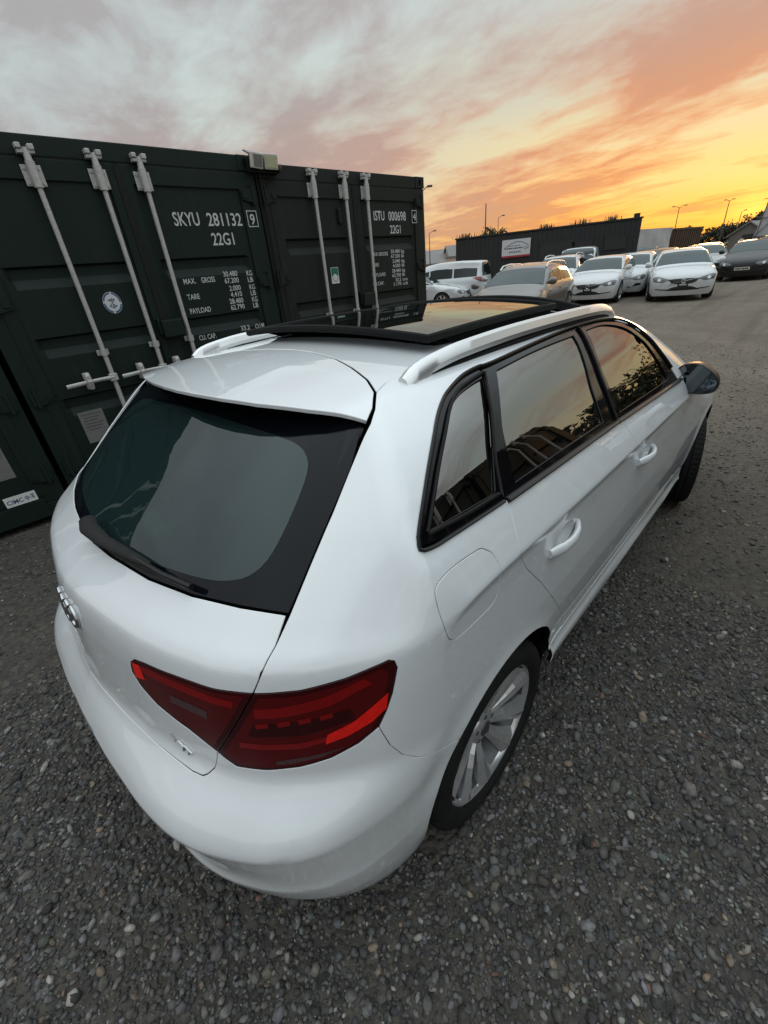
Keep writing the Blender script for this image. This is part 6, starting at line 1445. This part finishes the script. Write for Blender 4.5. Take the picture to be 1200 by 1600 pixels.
    # door mirrors
    for s in (1, -1):
        g = Geo(); n = 24
        out = [(-.822,1.035),(-.808,1.075),(-.818,1.112),(-.845,1.132),(-.89,1.137),(-.930,1.122),(-.965,1.098),(-.988,1.064),(-.990,1.030),(-.972,1.008),(-.92,.998),(-.860,1.002)]
        o2 = spline([(a, b, 0) for a, b in out], .012, True)[:, :2]; c_ = o2.mean(0); m_ = len(o2); V = []
        secs = [(1.700, .93), (1.694, .985), (1.700, 1.0), (1.74, 1.0), (1.79, .90), (1.83, .70), (1.855, .42), (1.862, .1)]
        for xx, k in secs: V += [(xx, -s*-(c_[0]+(a-c_[0])*k)*-1 if False else s*(c_[0]+(a-c_[0])*k), c_[1]+(b-c_[1])*k-.012*(xx-1.7)) for a, b in o2]
        F = [(i*m_+j, i*m_+(j+1) % m_, (i+1)*m_+(j+1) % m_, (i+1)*m_+j) for i in range(len(secs)-1) for j in range(m_)]
        g.add(V, F, True); mh = g.build('door_mirror', 'black_trim', car)
        g = Geo(); V = [(1.703, s*(c_[0]+(a-c_[0])*.93), c_[1]+(b-c_[1])*.93) for a, b in o2]; g.add(V, [tuple(range(m_))])
        gm = g.build('mirror_glass', 'mirror', mh)
        g = Geo(); g.tube([(1.70,s*-.835,1.055),(1.715,s*-.855,1.030),(1.725,s*-.885,1.022)], [.035,.028,.024], 10, flat=(1.0,.6)); g.build('mirror_arm', 'gloss_black', mh)
    # cabin: floor, dash, seats, wheel
    g = Geo(); g.box((-.5,-.70,.30),(2.3,.70,.34)); g.box((1.65,-.68,.75),(2.15,.68,.98),.05); g.box((-.48,-.62,.60),(-.08,.62,.66)); g.build('cabin_floor', 'dash_plastic', car)
    for x in (1.02,):
        for s in (1, -1):
            g = Geo(); g.box((x,s*.36-.24,.42),(x+.50,s*.36+.24,.60),.05)
            F_ = Matrix.Translation((x, s*.36, .58)) @ Matrix.Rotation(rad(-20), 4, 'Y')
            g.box((-.07,-.23,-.05),(.07,.23,.60),.06, F_); g.box((-.05,-.13,.63),(.05,.13,.80),.04, F_); g.build('front_seat', 'seat_fabric', car)
    g = Geo(); g.box((.18,-.62,.42),(.65,.62,.58),.05); F_ = Matrix.Translation((.16, 0, .56)) @ Matrix.Rotation(rad(-22), 4, 'Y')
    g.box((-.06,-.60,-.05),(.06,.60,.56),.06, F_)
    for y in (-.38, 0, .38): g.box((-.05,y-.13,.56),(.05,y+.13,.72),.04, F_)
    g.build('rear_seat', 'seat_fabric', car)
    g = Geo(); g.tube([(1.56+.06*math.sin(a), -.36+.185*math.cos(a), .98+.175*math.sin(a)) for a in np.linspace(0, 2*math.pi, 28)[:-1]], .016, 8, closed=True); g.box((1.56,-.42,.94),(1.60,-.30,1.02),.02); g.build('steering_wheel', 'black_rubber', car)
    # wheel wells and underside
    g = Geo()
    for ax in (0, AX_F):
        for s in (1, -1):
            n = 20; V = []
            for k in range(n+1):
                a = -.05+(math.pi-.0)*k/n; V += [(ax+.352*math.cos(a), s*.850, R_TYRE+.352*math.sin(a)), (ax+.352*math.cos(a), s*.60, R_TYRE+.352*math.sin(a))]
            g.add(V, [(2*k, 2*k+1, 2*k+3, 2*k+2) for k in range(n)]); g.add([V[2*k+1] for k in range(n+1)], [tuple(range(n+1))])
    g.box((-.55,-.60,.22),(3.2,.60,.30)); g.box((.40,-.80,.20),(2.24,.80,.30)); g.build('underbody', 'gap_black', car)
    # wheels
    def wheel(pos, side, steer, phase):
        e = bpy.data.objects.new('wheel', None); C.objects.link(e); e.parent = car; e.location = pos; e.rotation_euler = (0, 0, steer)
        s = side
        n = 180; hw = .112
        prof = [(.236,-.098),(.246,-.112),(.258,-.117),(.280,-.1175),(.300,-.112),(.311,-.101),(.3165,-.090),(.3175,-.068),(.318,-.0625),(.310,-.0615),(.310,-.0545),(.318,-.0535),(.3185,-.028),(.310,-.027),(.310,-.019),(.3185,-.018),(.3185,0)]
        prof = prof+[(r, -h) for r, h in prof[::-1][1:]]
        V = []; F = []; m_ = len(prof)
        for k in range(n):
            a = 2*math.pi*k/n
            for (r, h) in prof:
                hh = abs(h); aa = a
                if r > .3 and hh > .0665: r = r-(.0055 if k % 3 == 0 and hh < .104 else 0)
                elif r > .315 and .03 < hh < .06: r = r-(.0035 if (k+1) % 4 == 0 else 0)
                V.append((r*math.cos(a), h, r*math.sin(a)))
        for k in range(n):
            k2 = (k+1) % n; F += [(k*m_+i, k2*m_+i, k2*m_+i+1, k*m_+i+1) for i in range(m_-1)]
        g = Geo(); g.add(V, F, True); g.build('tyre', 'tyre_rubber', e)
        g = Geo(); f = s
        g.lathe([(.222, f*.086),(.229, f*.098),(.2345, f*.102),(.240, f*.100),(.241, f*.092),(.236,f*.085)], 72)
        g.lathe([(.0, f*.070),(.030, f*.070),(.055, f*.064),(.066, f*.050),(.066, f*.0)], 40)
        for k in range(10):
            a = 2*math.pi*k/10+phase; t = (-1 if k % 2 else 1)
            P = []
            for r, wl, wr, y, th in ((.058,.016,.016,.054,.03),(.09,.020,.020,.063,.03),(.13,.026,.026,.074,.028),(.17,.034,.034,.084,.026),(.205,.044,.044,.092,.022),(.227,.053,.053,.097,.018)):
                sw = .16*((r-.058)/.17)**1.2*(1)+t*.045
                aa = a+sw*.55-.04
                er = np.array([math.cos(aa), 0, math.sin(aa)]); et = np.array([-math.sin(aa), 0, math.cos(aa)])
                P.append([er*r-et*wl+np.array([0, f*(y-.003), 0]), er*r-et*wl*.25+np.array([0, f*(y+.009), 0]), er*r+et*wr*.4+np.array([0, f*(y+.002), 0]), er*r+et*wr+np.array([0, f*(y-.012), 0]), er*r+et*wr*.8+np.array([0, f*(y-.012-th), 0]), er*r-et*wl*.8+np.array([0, f*(y-.003-th), 0])])
            m2 = 6; VV = [tuple(q) for row in P for q in row]; FF = [(i*m2+j, i*m2+(j+1) % m2, (i+1)*m2+(j+1) % m2, (i+1)*m2+j) for i in range(len(P)-1) for j in range(m2)]
            g.add(VV, FF, False)
        g.build('rim', 'alloy', e)
        g = Geo(); g.lathe([(.190, f*-.075),(.203, f*.05),(.221, f*.085)], 60); g.build('rim_barrel', 'alloy_dark', e)
        g = Geo(); g.lathe([(.0, f*.074),(.024, f*.073),(.028, f*.069)], 24); g.build('centre_cap', 'alloy_dark', e)
        g = Geo()
        for k in range(5):
            a = 2*math.pi*k/5+phase; g.tube([(.046*math.cos(a), f*.05, .046*math.sin(a)), (.046*math.cos(a), f*.068, .046*math.sin(a))], .008, 6)
        g.build('wheel_bolts', 'alloy_dark', e)
        g = Geo(); g.lathe([(.06, f*.018),(.145, f*.020),(.145, f*.0),(.06, f*.0)], 40); g.build('brake_disc', 'disc_steel', e)
        g = Geo(); g.lathe([(.0, f*-.06),(.204, f*-.06)], 40); g.build('barrel_back', 'gap_black', e)
    wheel((0,-.757,R_TYRE), -1, 0, .2); wheel((0,.757,R_TYRE), 1, 0, .9)
    wheel((AX_F,-.765,R_TYRE), -1, rad(14), .5); wheel((AX_F,.765,R_TYRE), 1, rad(14), 1.2)
    return car
hero = build_hero()
